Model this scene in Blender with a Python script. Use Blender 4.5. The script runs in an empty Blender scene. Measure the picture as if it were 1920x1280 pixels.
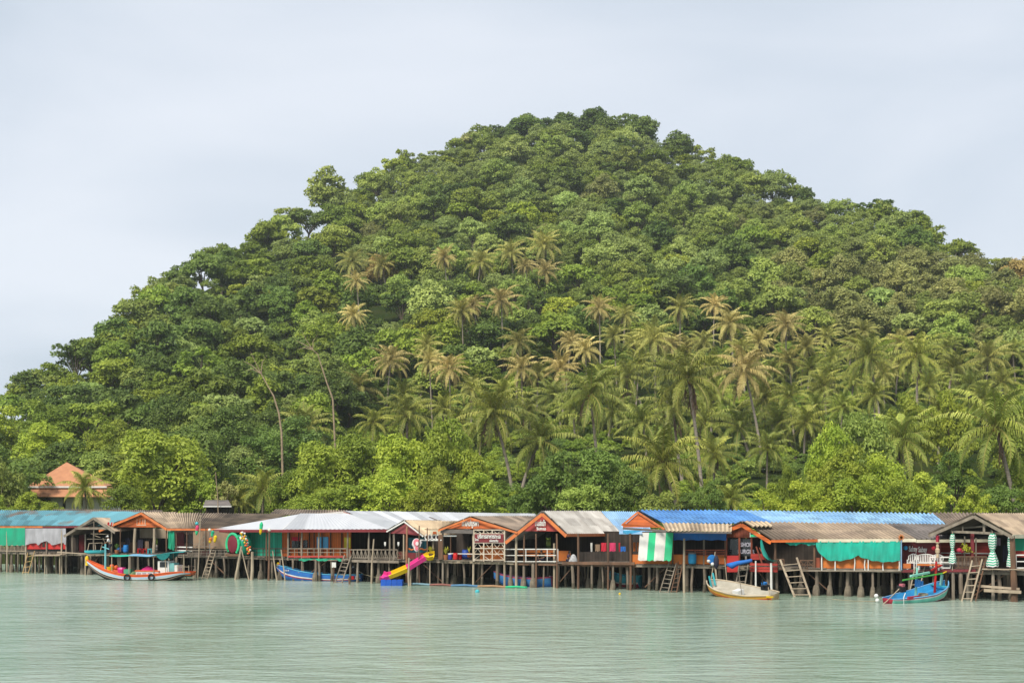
import bpy, bmesh, math, random
import numpy as np
from mathutils import Vector, Matrix, Quaternion, Euler
random.seed(7); np.random.seed(7)
S = bpy.context.scene
COL = S.collection
R = math.radians

# ------------------------------------------------------------------ camera, sky, sun, exposure
H = 6.5            # eye height above the water, metres
FP = 2667.0        # focal length in photo pixels (50 mm on 36 mm, 1920 px)
HZ = 943.0         # horizon row
cam_d = bpy.data.cameras.new("camera"); cam = bpy.data.objects.new("camera", cam_d); COL.objects.link(cam)
cam.location = (0, 0, H); cam.rotation_euler = (R(90), 0, 0)
cam_d.lens = 50; cam_d.sensor_width = 36; cam_d.shift_y = (HZ - 640) / 1920
cam_d.clip_start = 0.5; cam_d.clip_end = 9000
S.camera = cam
SUN_EL, SUN_AZ = 50, 212      # elevation; azimuth clockwise from +y (sun behind the camera, to the left)
world = bpy.data.worlds.new("World"); S.world = world; world.use_nodes = True
wn, wl = world.node_tree.nodes, world.node_tree.links
bg = wn["Background"]; bg.inputs[1].default_value = 0.084
sky = wn.new("ShaderNodeTexSky"); sky.sky_type = 'NISHITA'; sky.sun_disc = False
sky.sun_elevation = R(SUN_EL); sky.sun_rotation = R(SUN_AZ); sky.air_density = 1.0; sky.dust_density = 2.0
tc = wn.new("ShaderNodeTexCoord"); mp = wn.new("ShaderNodeMapping"); mp.inputs['Scale'].default_value = (1.0, 1.0, 2.6)
n1 = wn.new("ShaderNodeTexNoise"); n1.inputs['Scale'].default_value = 2.1; n1.inputs['Detail'].default_value = 5; n1.inputs['Roughness'].default_value = 0.45
n1.inputs['Distortion'].default_value = 0.35
rmp = wn.new("ShaderNodeValToRGB")
rmp.color_ramp.elements[0].position = 0.35; rmp.color_ramp.elements[0].color = (5.2, 6.0, 6.9, 1)
rmp.color_ramp.elements[1].position = 0.66; rmp.color_ramp.elements[1].color = (7.9, 8.35, 9.1, 1)
e = rmp.color_ramp.elements.new(0.5); e.color = (6.6, 7.25, 8.15, 1)
mx = wn.new("ShaderNodeMix"); mx.data_type = 'RGBA'; mx.inputs['Factor'].default_value = 0.9
wl.new(tc.outputs['Generated'], mp.inputs['Vector']); wl.new(mp.outputs[0], n1.inputs['Vector'])
wl.new(n1.outputs['Fac'], rmp.inputs[0]); wl.new(sky.outputs[0], mx.inputs['A']); wl.new(rmp.outputs[0], mx.inputs['B'])
wl.new(mx.outputs['Result'], bg.inputs[0])
sd = bpy.data.lights.new("sun", 'SUN'); sd.energy = 4.0; sd.angle = R(18); sd.color = (1.0, 0.93, 0.80)
sun = bpy.data.objects.new("sun", sd); COL.objects.link(sun)
_a, _e = R(SUN_AZ), R(SUN_EL)
sun.rotation_euler = Vector((math.sin(_a)*math.cos(_e), math.cos(_a)*math.cos(_e), math.sin(_e))).to_track_quat('Z', 'Y').to_euler()
S.view_settings.view_transform = 'Standard'; S.view_settings.look = 'None'
S.view_settings.exposure = 0.40; S.view_settings.gamma = 1.0
S.cycles.max_bounces = 6; S.cycles.diffuse_bounces = 3; S.cycles.glossy_bounces = 3; S.cycles.transmission_bounces = 4
S.cycles.transparent_max_bounces = 4

# ------------------------------------------------------------------ helpers
def lin(hexs, k=1.0):
    h = hexs.lstrip('#'); out = []
    for i in (0, 2, 4):
        c = int(h[i:i+2], 16) / 255
        c = c/12.92 if c <= 0.04045 else ((c+0.055)/1.055)**2.4
        out.append(min(0.9, c*k))
    return (*out, 1)
def mul(c, k): return (min(.95, c[0]*k), min(.95, c[1]*k), min(.95, c[2]*k), 1)
MATS = {}; ARGS = {}; PAINT = 0.84
def tone(m, k, sfx):
    """the same sheeting in another tone: older or newer batch, painted valley shade"""
    n = m.name + '_' + sfx; a = ARGS[m.name]
    return M(n, mul(a[0], k), a[1], mul(a[2] or mul(a[0], .68), k), a[3], a[4], a[5], a[6], None, 5, a[7], a[8])
def M(name, col, rough=0.7, col2=None, scale=1.2, bump=0.0, spec=0.3, stretch=(1, 1, 1), plank=None, detail=5, lo=.35, hi=.7, metal=0):
    """weathered paint, wood or sheet: two colours broken up by noise, optional board joints"""
    if name in MATS: return MATS[name]
    ARGS[name] = (col, rough, col2, scale, bump, spec, stretch, lo, hi)
    col = mul(col, PAINT)
    if col2 is None: col2 = mul(col, 0.68)
    else: col2 = mul(col2, PAINT)
    m = bpy.data.materials.new(name); m.use_nodes = True
    n, l = m.node_tree.nodes, m.node_tree.links
    b = n["Principled BSDF"]; b.inputs['Roughness'].default_value = rough; b.inputs['Specular IOR Level'].default_value = spec
    b.inputs['Metallic'].default_value = metal
    t = n.new("ShaderNodeTexCoord"); mpp = n.new("ShaderNodeMapping"); mpp.inputs['Scale'].default_value = stretch
    nz = n.new("ShaderNodeTexNoise"); nz.inputs['Scale'].default_value = scale; nz.inputs['Detail'].default_value = detail
    l.new(t.outputs['Object'], mpp.inputs[0]); l.new(mpp.outputs[0], nz.inputs['Vector'])
    rp = n.new("ShaderNodeMapRange"); rp.inputs[1].default_value = lo; rp.inputs[2].default_value = hi
    l.new(nz.outputs['Fac'], rp.inputs[0])
    mi = n.new("ShaderNodeMix"); mi.data_type = 'RGBA'; mi.inputs['A'].default_value = col; mi.inputs['B'].default_value = col2
    l.new(rp.outputs[0], mi.inputs['Factor'])
    out = mi.outputs['Result']
    if plank:
        ax, per = plank
        sx = n.new("ShaderNodeSeparateXYZ"); l.new(t.outputs['Object'], sx.inputs[0])
        mm = n.new("ShaderNodeMath"); mm.operation = 'DIVIDE'; mm.inputs[1].default_value = per; l.new(sx.outputs[ax], mm.inputs[0])
        fl = n.new("ShaderNodeMath"); fl.operation = 'FLOOR'; l.new(mm.outputs[0], fl.inputs[0])
        wn_ = n.new("ShaderNodeTexWhiteNoise"); wn_.noise_dimensions = '1D'; l.new(fl.outputs[0], wn_.inputs['W'])
        mr = n.new("ShaderNodeMapRange"); mr.inputs[3].default_value = 0.72; mr.inputs[4].default_value = 1.12; l.new(wn_.outputs['Value'], mr.inputs[0])
        fr = n.new("ShaderNodeMath"); fr.operation = 'FRACT'; l.new(mm.outputs[0], fr.inputs[0])
        gt = n.new("ShaderNodeMath"); gt.operation = 'GREATER_THAN'; gt.inputs[1].default_value = 0.1; l.new(fr.outputs[0], gt.inputs[0])
        g2 = n.new("ShaderNodeMapRange"); g2.inputs[3].default_value = 0.45; g2.inputs[4].default_value = 1; l.new(gt.outputs[0], g2.inputs[0])
        m2 = n.new("ShaderNodeMath"); m2.operation = 'MULTIPLY'; l.new(mr.outputs[0], m2.inputs[0]); l.new(g2.outputs[0], m2.inputs[1])
        mv = n.new("ShaderNodeMix"); mv.data_type = 'RGBA'; mv.blend_type = 'MULTIPLY'; mv.inputs['Factor'].default_value = 1
        l.new(out, mv.inputs['A']); l.new(m2.outputs[0], mv.inputs['B']); out = mv.outputs['Result']
    l.new(out, b.inputs['Base Color'])
    if bump:
        bp = n.new("ShaderNodeBump"); bp.inputs['Strength'].default_value = bump; bp.inputs['Distance'].default_value = 0.05
        l.new(nz.outputs['Fac'], bp.inputs['Height']); l.new(bp.outputs[0], b.inputs['Normal'])
    MATS[name] = m
    return m

def P(px, py, d): return Vector(((px-960)/FP*d, d, H - (py-HZ)/FP*d))
def Pz(px, z, d): return Vector(((px-960)/FP*d, d, z))
def F(px): return 110.56/(1 + 1.847e-4*(px-960))       # depth of the pier's front line
U = Vector((0.897, -0.442, 0)); N = Vector((0.442, 0.897, 0))  # along the pier, and inland
RZ = math.atan2(U.y, U.x)
ORG = {}
def tag(o, label=None, cat=None, group=None, kind=None):
    if label: o['label'] = label
    if cat: o['category'] = cat
    if group: o['group'] = group
    if kind: o['kind'] = kind
    return o
def root(name, loc, label, cat, group=None, rz=0, roll=0, local=False, pitch=0):
    o = bpy.data.objects.new(name, None); COL.objects.link(o); o.location = loc
    o.rotation_euler = (roll, pitch, rz); o.empty_display_size = 0.3
    ORG[o.name] = Vector((0, 0, 0)) if local else Vector(loc)
    return tag(o, label, cat, group)
def link(name, me, parent=None):
    o = bpy.data.objects.new(name, me); COL.objects.link(o)
    if parent:
        o.parent = parent; ORG[o.name] = ORG[parent.name]
    return o

class MB:
    def __init__(s): s.v = []; s.f = []; s.mi = []; s.ms = []; s.cur = 0; s.smooth = False
    def use(s, m):
        if m not in s.ms: s.ms.append(m)
        s.cur = s.ms.index(m); return s
    def face(s, *p):
        i = len(s.v); s.v += [Vector(q) for q in p]; s.f.append(tuple(range(i, i+len(p)))); s.mi.append(s.cur); return s
    def box(s, c, sz, rz=0):
        c = Vector(c); q = Matrix.Rotation(rz, 3, 'Z'); i = len(s.v)
        for dx, dy, dz in ((-1,-1,-1),(1,-1,-1),(1,1,-1),(-1,1,-1),(-1,-1,1),(1,-1,1),(1,1,1),(-1,1,1)):
            s.v.append(c + q @ Vector((dx*sz[0]/2, dy*sz[1]/2, dz*sz[2]/2)))
        for f in ((0,3,2,1),(4,5,6,7),(0,1,5,4),(1,2,6,5),(2,3,7,6),(3,0,4,7)):
            s.f.append(tuple(i+k for k in f)); s.mi.append(s.cur)
        return s
    def bar(s, a, b, w, h=None):
        h = h or w; a, b = Vector(a), Vector(b); d = (b-a).normalized()
        up = Vector((0, 0, 1)) if abs(d.z) < .95 else Vector((0, 1, 0))
        x = d.cross(up).normalized(); y = x.cross(d); i = len(s.v)
        for p in (a, b):
            for dx, dy in ((-1,-1),(1,-1),(1,1),(-1,1)): s.v.append(p + x*dx*w/2 + y*dy*h/2)
        for f in ((0,1,2,3),(7,6,5,4),(0,4,5,1),(1,5,6,2),(2,6,7,3),(3,7,4,0)):
            s.f.append(tuple(i+k for k in f)); s.mi.append(s.cur)
        return s
    def tube(s, pts, r, n=6, cap=True):
        pts = [Vector(p) for p in pts]; i = len(s.v); k = len(pts)
        rr = r if isinstance(r, (list, tuple)) else [r]*k
        for j, p in enumerate(pts):
            d = (pts[min(j+1, k-1)] - pts[max(j-1, 0)]).normalized()
            up = Vector((0, 0, 1)) if abs(d.z) < .9 else Vector((0, 1, 0))
            x = d.cross(up).normalized(); y = x.cross(d)
            for q in range(n):
                a = 2*math.pi*q/n; s.v.append(p + (x*math.cos(a) + y*math.sin(a))*rr[j])
        for j in range(k-1):
            for q in range(n):
                s.f.append((i+j*n+q, i+j*n+(q+1) % n, i+(j+1)*n+(q+1) % n, i+(j+1)*n+q)); s.mi.append(s.cur)
        if cap:
            s.f.append(tuple(i+q for q in range(n))[::-1]); s.mi.append(s.cur)
            s.f.append(tuple(i+(k-1)*n+q for q in range(n))); s.mi.append(s.cur)
        return s
    def ball(s, c, r, n=10, m=6):
        c = Vector(c); r = r if isinstance(r, (tuple, list)) else (r, r, r)
        prof = [(math.sin(math.pi*j/m), -math.cos(math.pi*j/m)) for j in range(m+1)]
        return s.lathe(c, [(max(a, .004)*1, b) for a, b in prof], n, r)
    def lathe(s, c, prof, n=10, sc=(1, 1, 1)):
        c = Vector(c); i = len(s.v)
        for rad, z in prof:
            for q in range(n):
                a = 2*math.pi*q/n; s.v.append(c + Vector((rad*math.cos(a)*sc[0], rad*math.sin(a)*sc[1], z*sc[2])))
        for j in range(len(prof)-1):
            for q in range(n):
                s.f.append((i+j*n+q, i+j*n+(q+1) % n, i+(j+1)*n+(q+1) % n, i+(j+1)*n+q)); s.mi.append(s.cur)
        return s
    def poly(s, pts, off):
        """flat outline pushed back by the vector off into a solid"""
        pts = [Vector(p) for p in pts]; off = Vector(off); i = len(s.v); k = len(pts)
        s.v += pts + [p+off for p in pts]
        s.f.append(tuple(range(i, i+k))); s.mi.append(s.cur)
        s.f.append(tuple(range(i+k, i+2*k))[::-1]); s.mi.append(s.cur)
        for q in range(k):
            s.f.append((i+q, i+k+q, i+k+(q+1) % k, i+(q+1) % k)); s.mi.append(s.cur)
        return s
    def grid(s, fn, nu, nv):
        i = len(s.v)
        for a in range(nu+1):
            for b in range(nv+1): s.v.append(Vector(fn(a/nu, b/nv)))
        for a in range(nu):
            for b in range(nv):
                q = i + a*(nv+1) + b
                s.f.append((q, q+1, q+nv+2, q+nv+1)); s.mi.append(s.cur)
        return s
    def corr(s, A, B, C, D, per=.3, amp=.07, rows=2, sheets=True):
        """corrugated sheet roof: A-B is the ridge, D-C the eave; ribs run from ridge to eave"""
        A, B, C, D = map(Vector, (A, B, C, D)); nrm = (B-A).cross(D-A).normalized()
        if nrm.z < 0: nrm = -nrm
        nw = max(4, int((B-A).length/per)); st = nw*4
        rng = random.Random(int(A.x*100))
        lap = [rng.uniform(-.012, .012) for _ in range(nw+2)]
        def fn(u, v):
            c_ = math.cos(u*nw*2*math.pi); w = amp*(abs(c_)**.6)*(1 if c_ > 0 else -1)
            step = 0.05*(1 - (v*rows) % 1.0) if v < 1 else 0.0
            return (A*(1-u)+B*u)*(1-v) + (D*(1-u)+C*u)*v + nrm*(w + step + lap[int(u*nw/4)])
        base = s.ms[s.cur]; lots = [base, tone(base, 1.16, 'newer'), tone(base, .80, 'older')]; valley_shade = [tone(base, k, f'painted_shade_{j}') for j, k in enumerate((.60, .72, .46))]
        kind = [[rng.choices((0, 1, 2), (5, 2, 2))[0] for _ in range(rows)] for _ in range(nw)]; ws = max(1, round(1.0/per))
        i = len(s.v)
        vs = []
        for r_ in range(rows): vs += [r_/rows + 1e-4, (r_+1)/rows - 1e-4]
        for v in vs:
            for a in range(st+1): s.v.append(fn(a/st, v))
        for b in range(len(vs)-1):
            for a in range(st):
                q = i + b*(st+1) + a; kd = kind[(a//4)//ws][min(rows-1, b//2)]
                s.use(valley_shade[kd] if a % 4 in (1, 2) and per > .22 else lots[kd])  # shade between the ribs painted in as darker valley faces
                s.f.append((q, q+1, q+st+2, q+st+1)); s.mi.append(s.cur)
        s.use(base)
        return s
    def build(s, name, parent=None, smooth=None):
        me = bpy.data.meshes.new(name); off = ORG[parent.name] if parent else Vector((0, 0, 0))
        me.from_pydata([tuple(p-off) for p in s.v], [], s.f)
        for m in s.ms: me.materials.append(m)
        me.polygons.foreach_set('material_index', s.mi)
        if smooth or (smooth is None and s.smooth): me.polygons.foreach_set('use_smooth', [True]*len(s.f))
        bm = bmesh.new(); bm.from_mesh(me); bmesh.ops.recalc_face_normals(bm, faces=bm.faces); bm.to_mesh(me); bm.free()
        return link(name, me, parent)
def mb(m): return MB().use(m)
def thing1(b, name, label, cat, group=None, base=None):
    """a thing that is one mesh: its origin goes to its own base"""
    lo = Vector((sum(p.x for p in b.v)/len(b.v), sum(p.y for p in b.v)/len(b.v), min(p.z for p in b.v)))
    for k in range(len(b.v)): b.v[k] = b.v[k] - lo
    o = b.build(name); o.location = lo
    return tag(o, label, cat, group)
def text(body, size, loc, mat, name, parent, rz=None, extrude=.012, width=None):
    cu = bpy.data.curves.new(name, 'FONT'); cu.body = body; cu.size = size; cu.extrude = extrude
    cu.align_x = 'CENTER'; cu.align_y = 'CENTER'; cu.resolution_u = 3; cu.offset = .028*size
    o = bpy.data.objects.new(name, cu); COL.objects.link(o)
    dg = bpy.context.evaluated_depsgraph_get(); me = bpy.data.meshes.new_from_object(o.evaluated_get(dg))
    bpy.data.objects.remove(o)
    if width and len(me.vertices):
        xs = [v.co.x for v in me.vertices]; k = width/max(.01, max(xs)-min(xs))
        for v in me.vertices: v.co.x *= k
    me.materials.clear(); me.materials.append(mat)
    o = link(name, me, parent); o.location = Vector(loc) - (ORG[parent.name] if parent else Vector((0, 0, 0)))
    o.rotation_euler = (R(90), 0, RZ if rz is None else rz)
    return o
# ------------------------------------------------------------------ terrain, water
_SP = [-600, -250, 0, 60, 130, 230, 330, 400, 480, 590, 690, 760, 860, 960, 1010, 1120, 1180, 1250, 1340, 1430, 1500, 1600, 1660, 1740, 1800, 1850, 1920, 2150, 2500]
_SY = [900, 858, 765, 718, 684, 604, 528, 488, 452, 395, 350, 315, 272, 245, 232, 226, 244, 280, 315, 345, 368, 402, 412, 440, 475, 492, 496, 560, 700]
_DP = [-600, -200, 0, 300, 600, 900, 1100, 1400, 1700, 1920, 2200, 2500]
_DD = [230, 270, 330, 430, 540, 620, 650, 600, 520, 470, 420, 380]
def shore(px): return 110.56/(1 + 1.847e-4*(np.clip(px, -900, 2600)-960)) + 24
def ground(x, y):
    x, y = np.asarray(x, float), np.asarray(y, float)
    px = 960 + FP*x/np.maximum(y, 20)
    D = np.interp(px, _DP, _DD); sy = np.interp(px, _SP, _SY)
    zc = np.maximum(H + (HZ-sy)/FP*D - 8.5, 2.0)
    Sh = shore(px); s = (y-Sh)/(D-Sh)
    sc = np.clip(s, 0, 1); g = 1.22*sc**2.0 - .22*sc**5
    rough = (np.sin(x*.045+1.3)*np.sin(y*.038+.4)*2.6 + np.sin(x*.11+y*.07)*1.1)*np.clip(s*2.2, 0, 1)*np.clip(1.25-s, 0, 1)
    z = .9 + (zc-.9)*g + rough
    z = np.where(s < 0, np.maximum(.9 + (y-Sh)*.16, -2.5), z)
    return np.where(s > 1, np.maximum(zc - (y-D)*.42, -2.5), z)
_pxs = np.linspace(-900, 2800, 110)
_ss = np.concatenate([np.linspace(-.5, 0, 12), np.linspace(.02, 1, 54), np.linspace(1.03, 1.9, 18)])
_V = []; _Fc = []
for a, px in enumerate(_pxs):
    D = np.interp(px, _DP, _DD); Sh = float(shore(px))
    for s_ in _ss:
        y = Sh + (D-Sh)*s_ if s_ >= 0 else Sh + s_*90
        x = (px-960)/FP*y; _V.append((x, y, float(ground(x, y))))
_m = len(_ss)
for a in range(len(_pxs)-1):
    for b in range(_m-1): _Fc.append((a*_m+b, (a+1)*_m+b, (a+1)*_m+b+1, a*_m+b+1))
me = bpy.data.meshes.new("hill"); me.from_pydata(_V, [], _Fc); me.polygons.foreach_set('use_smooth', [True]*len(_Fc))
me.materials.append(M("leaf_litter_soil", (.022, .038, .010, 1), 1, (.04, .045, .014, 1), .25, .3, spec=.0))
hill = link("hill", me); tag(hill, kind='structure')
# sea bed, one sheet out to the horizon
b = mb(M("sea_mud", (.06, .055, .04, 1), .9)); b.face((-1200, -150, -2.6), (1200, -150, -2.6), (1200, 1250, -2.6), (-1200, 1250, -2.6))
tag(b.build("ground"), kind='structure')

def water_mat():
    m = bpy.data.materials.new("estuary_water"); m.use_nodes = True
    n, l = m.node_tree.nodes, m.node_tree.links; b = n["Principled BSDF"]
    b.inputs['Roughness'].default_value = .17; b.inputs['IOR'].default_value = 1.33
    t = n.new("ShaderNodeTexCoord")
    def noise(scale, stretch, detail=3, rough=.5, dist=0):
        mp = n.new("ShaderNodeMapping"); mp.inputs['Scale'].default_value = stretch; l.new(t.outputs['Object'], mp.inputs[0])
        z = n.new("ShaderNodeTexNoise"); z.inputs['Scale'].default_value = scale; z.inputs['Detail'].default_value = detail
        z.inputs['Roughness'].default_value = rough; z.inputs['Distortion'].default_value = dist
        l.new(mp.outputs[0], z.inputs['Vector']); return z
    def rng(src, a, b_, c, d):
        q = n.new("ShaderNodeMapRange"); q.inputs[1].default_value = a; q.inputs[2].default_value = b_; q.inputs[3].default_value = c; q.inputs[4].default_value = d
        l.new(src, q.inputs[0]); return q.outputs[0]
    big = noise(.045, (1, .55, 1), 3, .5, .6)           # broad tongues of silt and clearer water
    mi = n.new("ShaderNodeMix"); mi.data_type = 'RGBA'
    mi.inputs['A'].default_value = (.15, .222, .155, 1); mi.inputs['B'].default_value = (.33, .40, .345, 1)
    l.new(rng(big.outputs['Fac'], .34, .66, 0, 1), mi.inputs['Factor']); l.new(mi.outputs['Result'], b.inputs['Base Color'])
    w1 = noise(.55, (.42, 1.0, 1), 4, .62, .5); w2 = noise(2.0, (.5, 1.0, 1), 3, .6)
    gust = noise(.03, (.5, 1.6, 1), 2, .5, .3)
    ad = n.new("ShaderNodeMath"); ad.operation = 'MULTIPLY_ADD'; ad.inputs[1].default_value = .3; l.new(w2.outputs['Fac'], ad.inputs[0]); l.new(w1.outputs['Fac'], ad.inputs[2])
    bp = n.new("ShaderNodeBump"); bp.inputs['Distance'].default_value = .5
    l.new(rng(gust.outputs['Fac'], .35, .65, .38, .8), bp.inputs['Strength']); l.new(ad.outputs[0], bp.inputs['Height']); l.new(bp.outputs[0], b.inputs['Normal'])
    return m
b = mb(water_mat()); b.face((-1190, -140, 0), (1190, -140, 0), (1190, 1240, 0), (-1190, 1240, 0))
tag(b.build("water"), kind='structure')

# ------------------------------------------------------------------ leaves
def leafmat(name, dark, light, trans=.32):
    m = bpy.data.materials.new(name); m.use_nodes = True
    n, l = m.node_tree.nodes, m.node_tree.links; b = n["Principled BSDF"]; o = n["Material Output"]
    b.inputs['Roughness'].default_value = .55; b.inputs['Specular IOR Level'].default_value = .25
    at = n.new("ShaderNodeAttribute"); at.attribute_name = "tint"
    mi = n.new("ShaderNodeMix"); mi.data_type = 'RGBA'; mi.inputs['A'].default_value = (*dark, 1); mi.inputs['B'].default_value = (*light, 1)
    l.new(at.outputs['Fac'], mi.inputs['Factor'])
    oi = n.new("ShaderNodeObjectInfo"); hs = n.new("ShaderNodeHueSaturation")
    r1 = n.new("ShaderNodeMapRange"); r1.inputs[3].default_value = .72; r1.inputs[4].default_value = 1.28; l.new(oi.outputs['Random'], r1.inputs[0])
    ml = n.new("ShaderNodeMath"); ml.operation = 'MULTIPLY'; ml.inputs[1].default_value = 7.31; l.new(oi.outputs['Random'], ml.inputs[0])
    fr = n.new("ShaderNodeMath"); fr.operation = 'FRACT'; l.new(ml.outputs[0], fr.inputs[0])
    r2 = n.new("ShaderNodeMapRange"); r2.inputs[3].default_value = .492; r2.inputs[4].default_value = .514; l.new(fr.outputs[0], r2.inputs[0])
    l.new(r1.outputs[0], hs.inputs['Value']); l.new(r2.outputs[0], hs.inputs['Hue']); l.new(mi.outputs['Result'], hs.inputs['Color'])
    l.new(hs.outputs[0], b.inputs['Base Color'])
    if trans:
        tr = n.new("ShaderNodeBsdfTranslucent"); l.new(hs.outputs[0], tr.inputs[0])
        ms = n.new("ShaderNodeMixShader"); ms.inputs[0].default_value = trans
        l.new(b.outputs[0], ms.inputs[1]); l.new(tr.outputs[0], ms.inputs[2]); l.new(ms.outputs[0], o.inputs[0])
    return m
LK = 2.3
def lk(*c): return (c[0]*LK*1.26, c[1]*LK*1.13, c[2]*LK*.8)
LEAF = {
    'dark green':   leafmat("leaf_dark_green", lk(.028, .052, .014), lk(.072, .108, .028)),
    'mid green':    leafmat("leaf_mid_green", lk(.044, .076, .013), lk(.112, .152, .026)),
    'bright green': leafmat("leaf_bright_green", lk(.064, .098, .014), lk(.145, .178, .028)),
    'lime green':   leafmat("leaf_lime_green", lk(.072, .116, .018), lk(.160, .200, .036)),
    'olive green':  leafmat("leaf_olive_green", lk(.058, .090, .024), lk(.140, .180, .052)),
    'grey green':   leafmat("leaf_grey_green", lk(.070, .104, .038), lk(.150, .196, .076)),
    'tan':          leafmat("leaf_tan", lk(.066, .084, .034), lk(.140, .152, .070)),
    'yellow green': leafmat("leaf_yellow_green", lk(.085, .135, .018), lk(.215, .245, .030)),
    'rusty':        leafmat("leaf_rusty", lk(.095, .080, .035), lk(.170, .130, .060)),
}
BARK = M("bark_grey", (.16, .125, .095, 1), .9, (.08, .062, .048, 1), 1.5, .4, stretch=(1, 1, .3))
PBARK = M("palm_bark", (.36, .31, .25, 1), .9, (.22, .18, .145, 1), 3, .4, stretch=(.5, .5, 4))

def leafcloud(C_, Nn, size, tint, asp=.5, fold=.22, rg=None):
    n = len(C_); rg = rg or np.random
    Nn = Nn/np.maximum(np.linalg.norm(Nn, axis=1, keepdims=True), 1e-6)
    t = np.cross(Nn, rg.normal(size=(n, 3))); t /= np.maximum(np.linalg.norm(t, axis=1, keepdims=True), 1e-6)
    bb = np.cross(Nn, t); s = size[:, None]
    V = np.empty((n, 4, 3)); V[:, 0] = C_-t*s; V[:, 1] = C_+bb*s*asp-Nn*s*fold; V[:, 2] = C_+t*s; V[:, 3] = C_-bb*s*asp-Nn*s*fold
    return V.reshape(-1, 3), np.repeat(tint, 4)
def quadmesh(name, V, tint):
    nv = len(V); me = bpy.data.meshes.new(name); me.vertices.add(nv); me.vertices.foreach_set('co', V.ravel())
    me.loops.add(nv); me.loops.foreach_set('vertex_index', np.arange(nv)); nf = nv//4
    me.polygons.add(nf); me.polygons.foreach_set('loop_start', np.arange(nf)*4)
    me.update(calc_edges=True)
    a = me.attributes.new("tint", 'FLOAT', 'POINT'); a.data.foreach_set('value', tint.astype(np.float32)); return me
def clump_leaves(clumps, per_area, leaf, rg, flat=.8, up=.45):
    Vs, Ts = [], []
    for c, r in clumps:
        n = int(per_area*r*r); d = rg.normal(size=(n, 3)); d /= np.linalg.norm(d, axis=1, keepdims=True)
        d[:, 2] = np.where(d[:, 2] < -.25, -d[:, 2], d[:, 2])
        rad = r*rg.uniform(.55, 1.1, n)**.7*(1 + .22*np.sin(d[:, 0]*5+c[0])*np.sin(d[:, 1]*5+c[1]))
        p = np.array(c) + d*rad[:, None]*np.array([1, 1, flat])
        nn = d*.7 + np.array([0, 0, up]) + rg.normal(size=(n, 3))*.45
        tint = np.clip(rg.uniform(.1, .9)*.55 + rg.uniform(0, 1, n)*.45, 0, 1)
        v, t = leafcloud(p, nn, leaf*rg.uniform(.6, 1.3, n), tint, rg=rg); Vs.append(v); Ts.append(t)
    return np.concatenate(Vs), np.concatenate(Ts)
def dome(rg, k, cz, rx, rz, r0, r1, low=-.35, minsep=.75):
    out = []; tries = 0
    while len(out) < k and tries < 4000:
        tries += 1
        d = rg.normal(size=3); d /= np.linalg.norm(d)
        if d[2] < low: continue
        q = rg.uniform(.55, 1.0); c = (d[0]*rx*q, d[1]*rx*q, cz + d[2]*rz*q); r = rg.uniform(r0, r1)
        if all(math.dist(c, o[0]) > minsep*(r+o[1])*.62 for o in out): out.append((c, r))
    return out
def trunk_mesh(name, clumps, rg, r0=.26, fork=3.4, limbs=6):
    b = MB(); b.use(BARK)
    lean = rg.uniform(-.5, .5, 2)
    b.tube([(0, 0, -2.5), (lean[0]*.2, lean[1]*.2, fork*.5), (lean[0], lean[1], fork)], [r0*1.25, r0, r0*.8], 6)
    for c, r in sorted(clumps, key=lambda q: -q[1])[:limbs]:
        m_ = (c[0]*.45 + lean[0]*.5, c[1]*.45 + lean[1]*.5, fork + (c[2]-fork)*.6)
        b.tube([(lean[0], lean[1], fork-.1), m_, c], [r0*.6, r0*.42, r0*.16], 5, cap=False)
    o = b.build(name); me = o.data; bpy.data.objects.remove(o); return me
PROTO = {}
def proto(kind, i):
    rg = np.random.RandomState(hash_(kind)+i*17)
    if kind == 'round':      cl = dome(rg, 24, 5.6, 3.9, 3.6, 1.15, 1.8, -.6, .66); pa, lf = 74, .36
    elif kind == 'spreading': cl = dome(rg, 22, 6.2, 4.6, 2.6, 1.1, 1.65, -.4, .66); pa, lf = 74, .36
    elif kind == 'tall':     cl = dome(rg, 24, 6.2, 2.9, 4.4, 1.1, 1.7, -.6, .65); pa, lf = 78, .35
    elif kind == 'feathery': cl = dome(rg, 46, 5.6, 4.1, 3.6, .85, 1.35, -.5, .55); pa, lf = 100, .26
    elif kind == 'open':     cl = dome(rg, 15, 6.9, 3.4, 3.3, .8, 1.25, -.5, 1.1); pa, lf = 92, .32
    elif kind == 'near':     cl = dome(rg, 46, 5.2, 3.9, 4.4, .85, 1.4, -.75, .62); pa, lf = 150, .20
    elif kind == 'bamboo':
        cl = []
        for _ in range(34):
            a = rg.uniform(0, 6.28); rr = rg.uniform(.3, 4.0); cl.append(((rr*math.cos(a), rr*math.sin(a), 9.6 - .27*rr*rr*rg.uniform(.6, 1.3) - rg.uniform(0, 2.2)), rg.uniform(.8, 1.3)))
        pa, lf = 88, .29
    V, T = clump_leaves(cl, pa, lf, rg, .8 if kind != 'bamboo' else 1.0)
    cm = quadmesh("crown_"+kind, V, T); cm.materials.append(LEAF['mid green'])
    tm = trunk_mesh("trunk_"+kind, cl, rg, .2 if kind in ('open', 'bamboo') else .26, 3.6 if kind != 'near' else 2.2, 10 if kind == 'open' else 6)
    return (V, T, cm, tm)
def hash_(s): return sum(ord(c)*(k+3) for k, c in enumerate(s)) % 9973
NPROTO = {'round': 4, 'spreading': 3, 'tall': 3, 'feathery': 4, 'open': 3, 'near': 4, 'bamboo': 3}
for k_, n_ in NPROTO.items(): PROTO[k_] = [proto(k_, i) for i in range(n_)]

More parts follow.
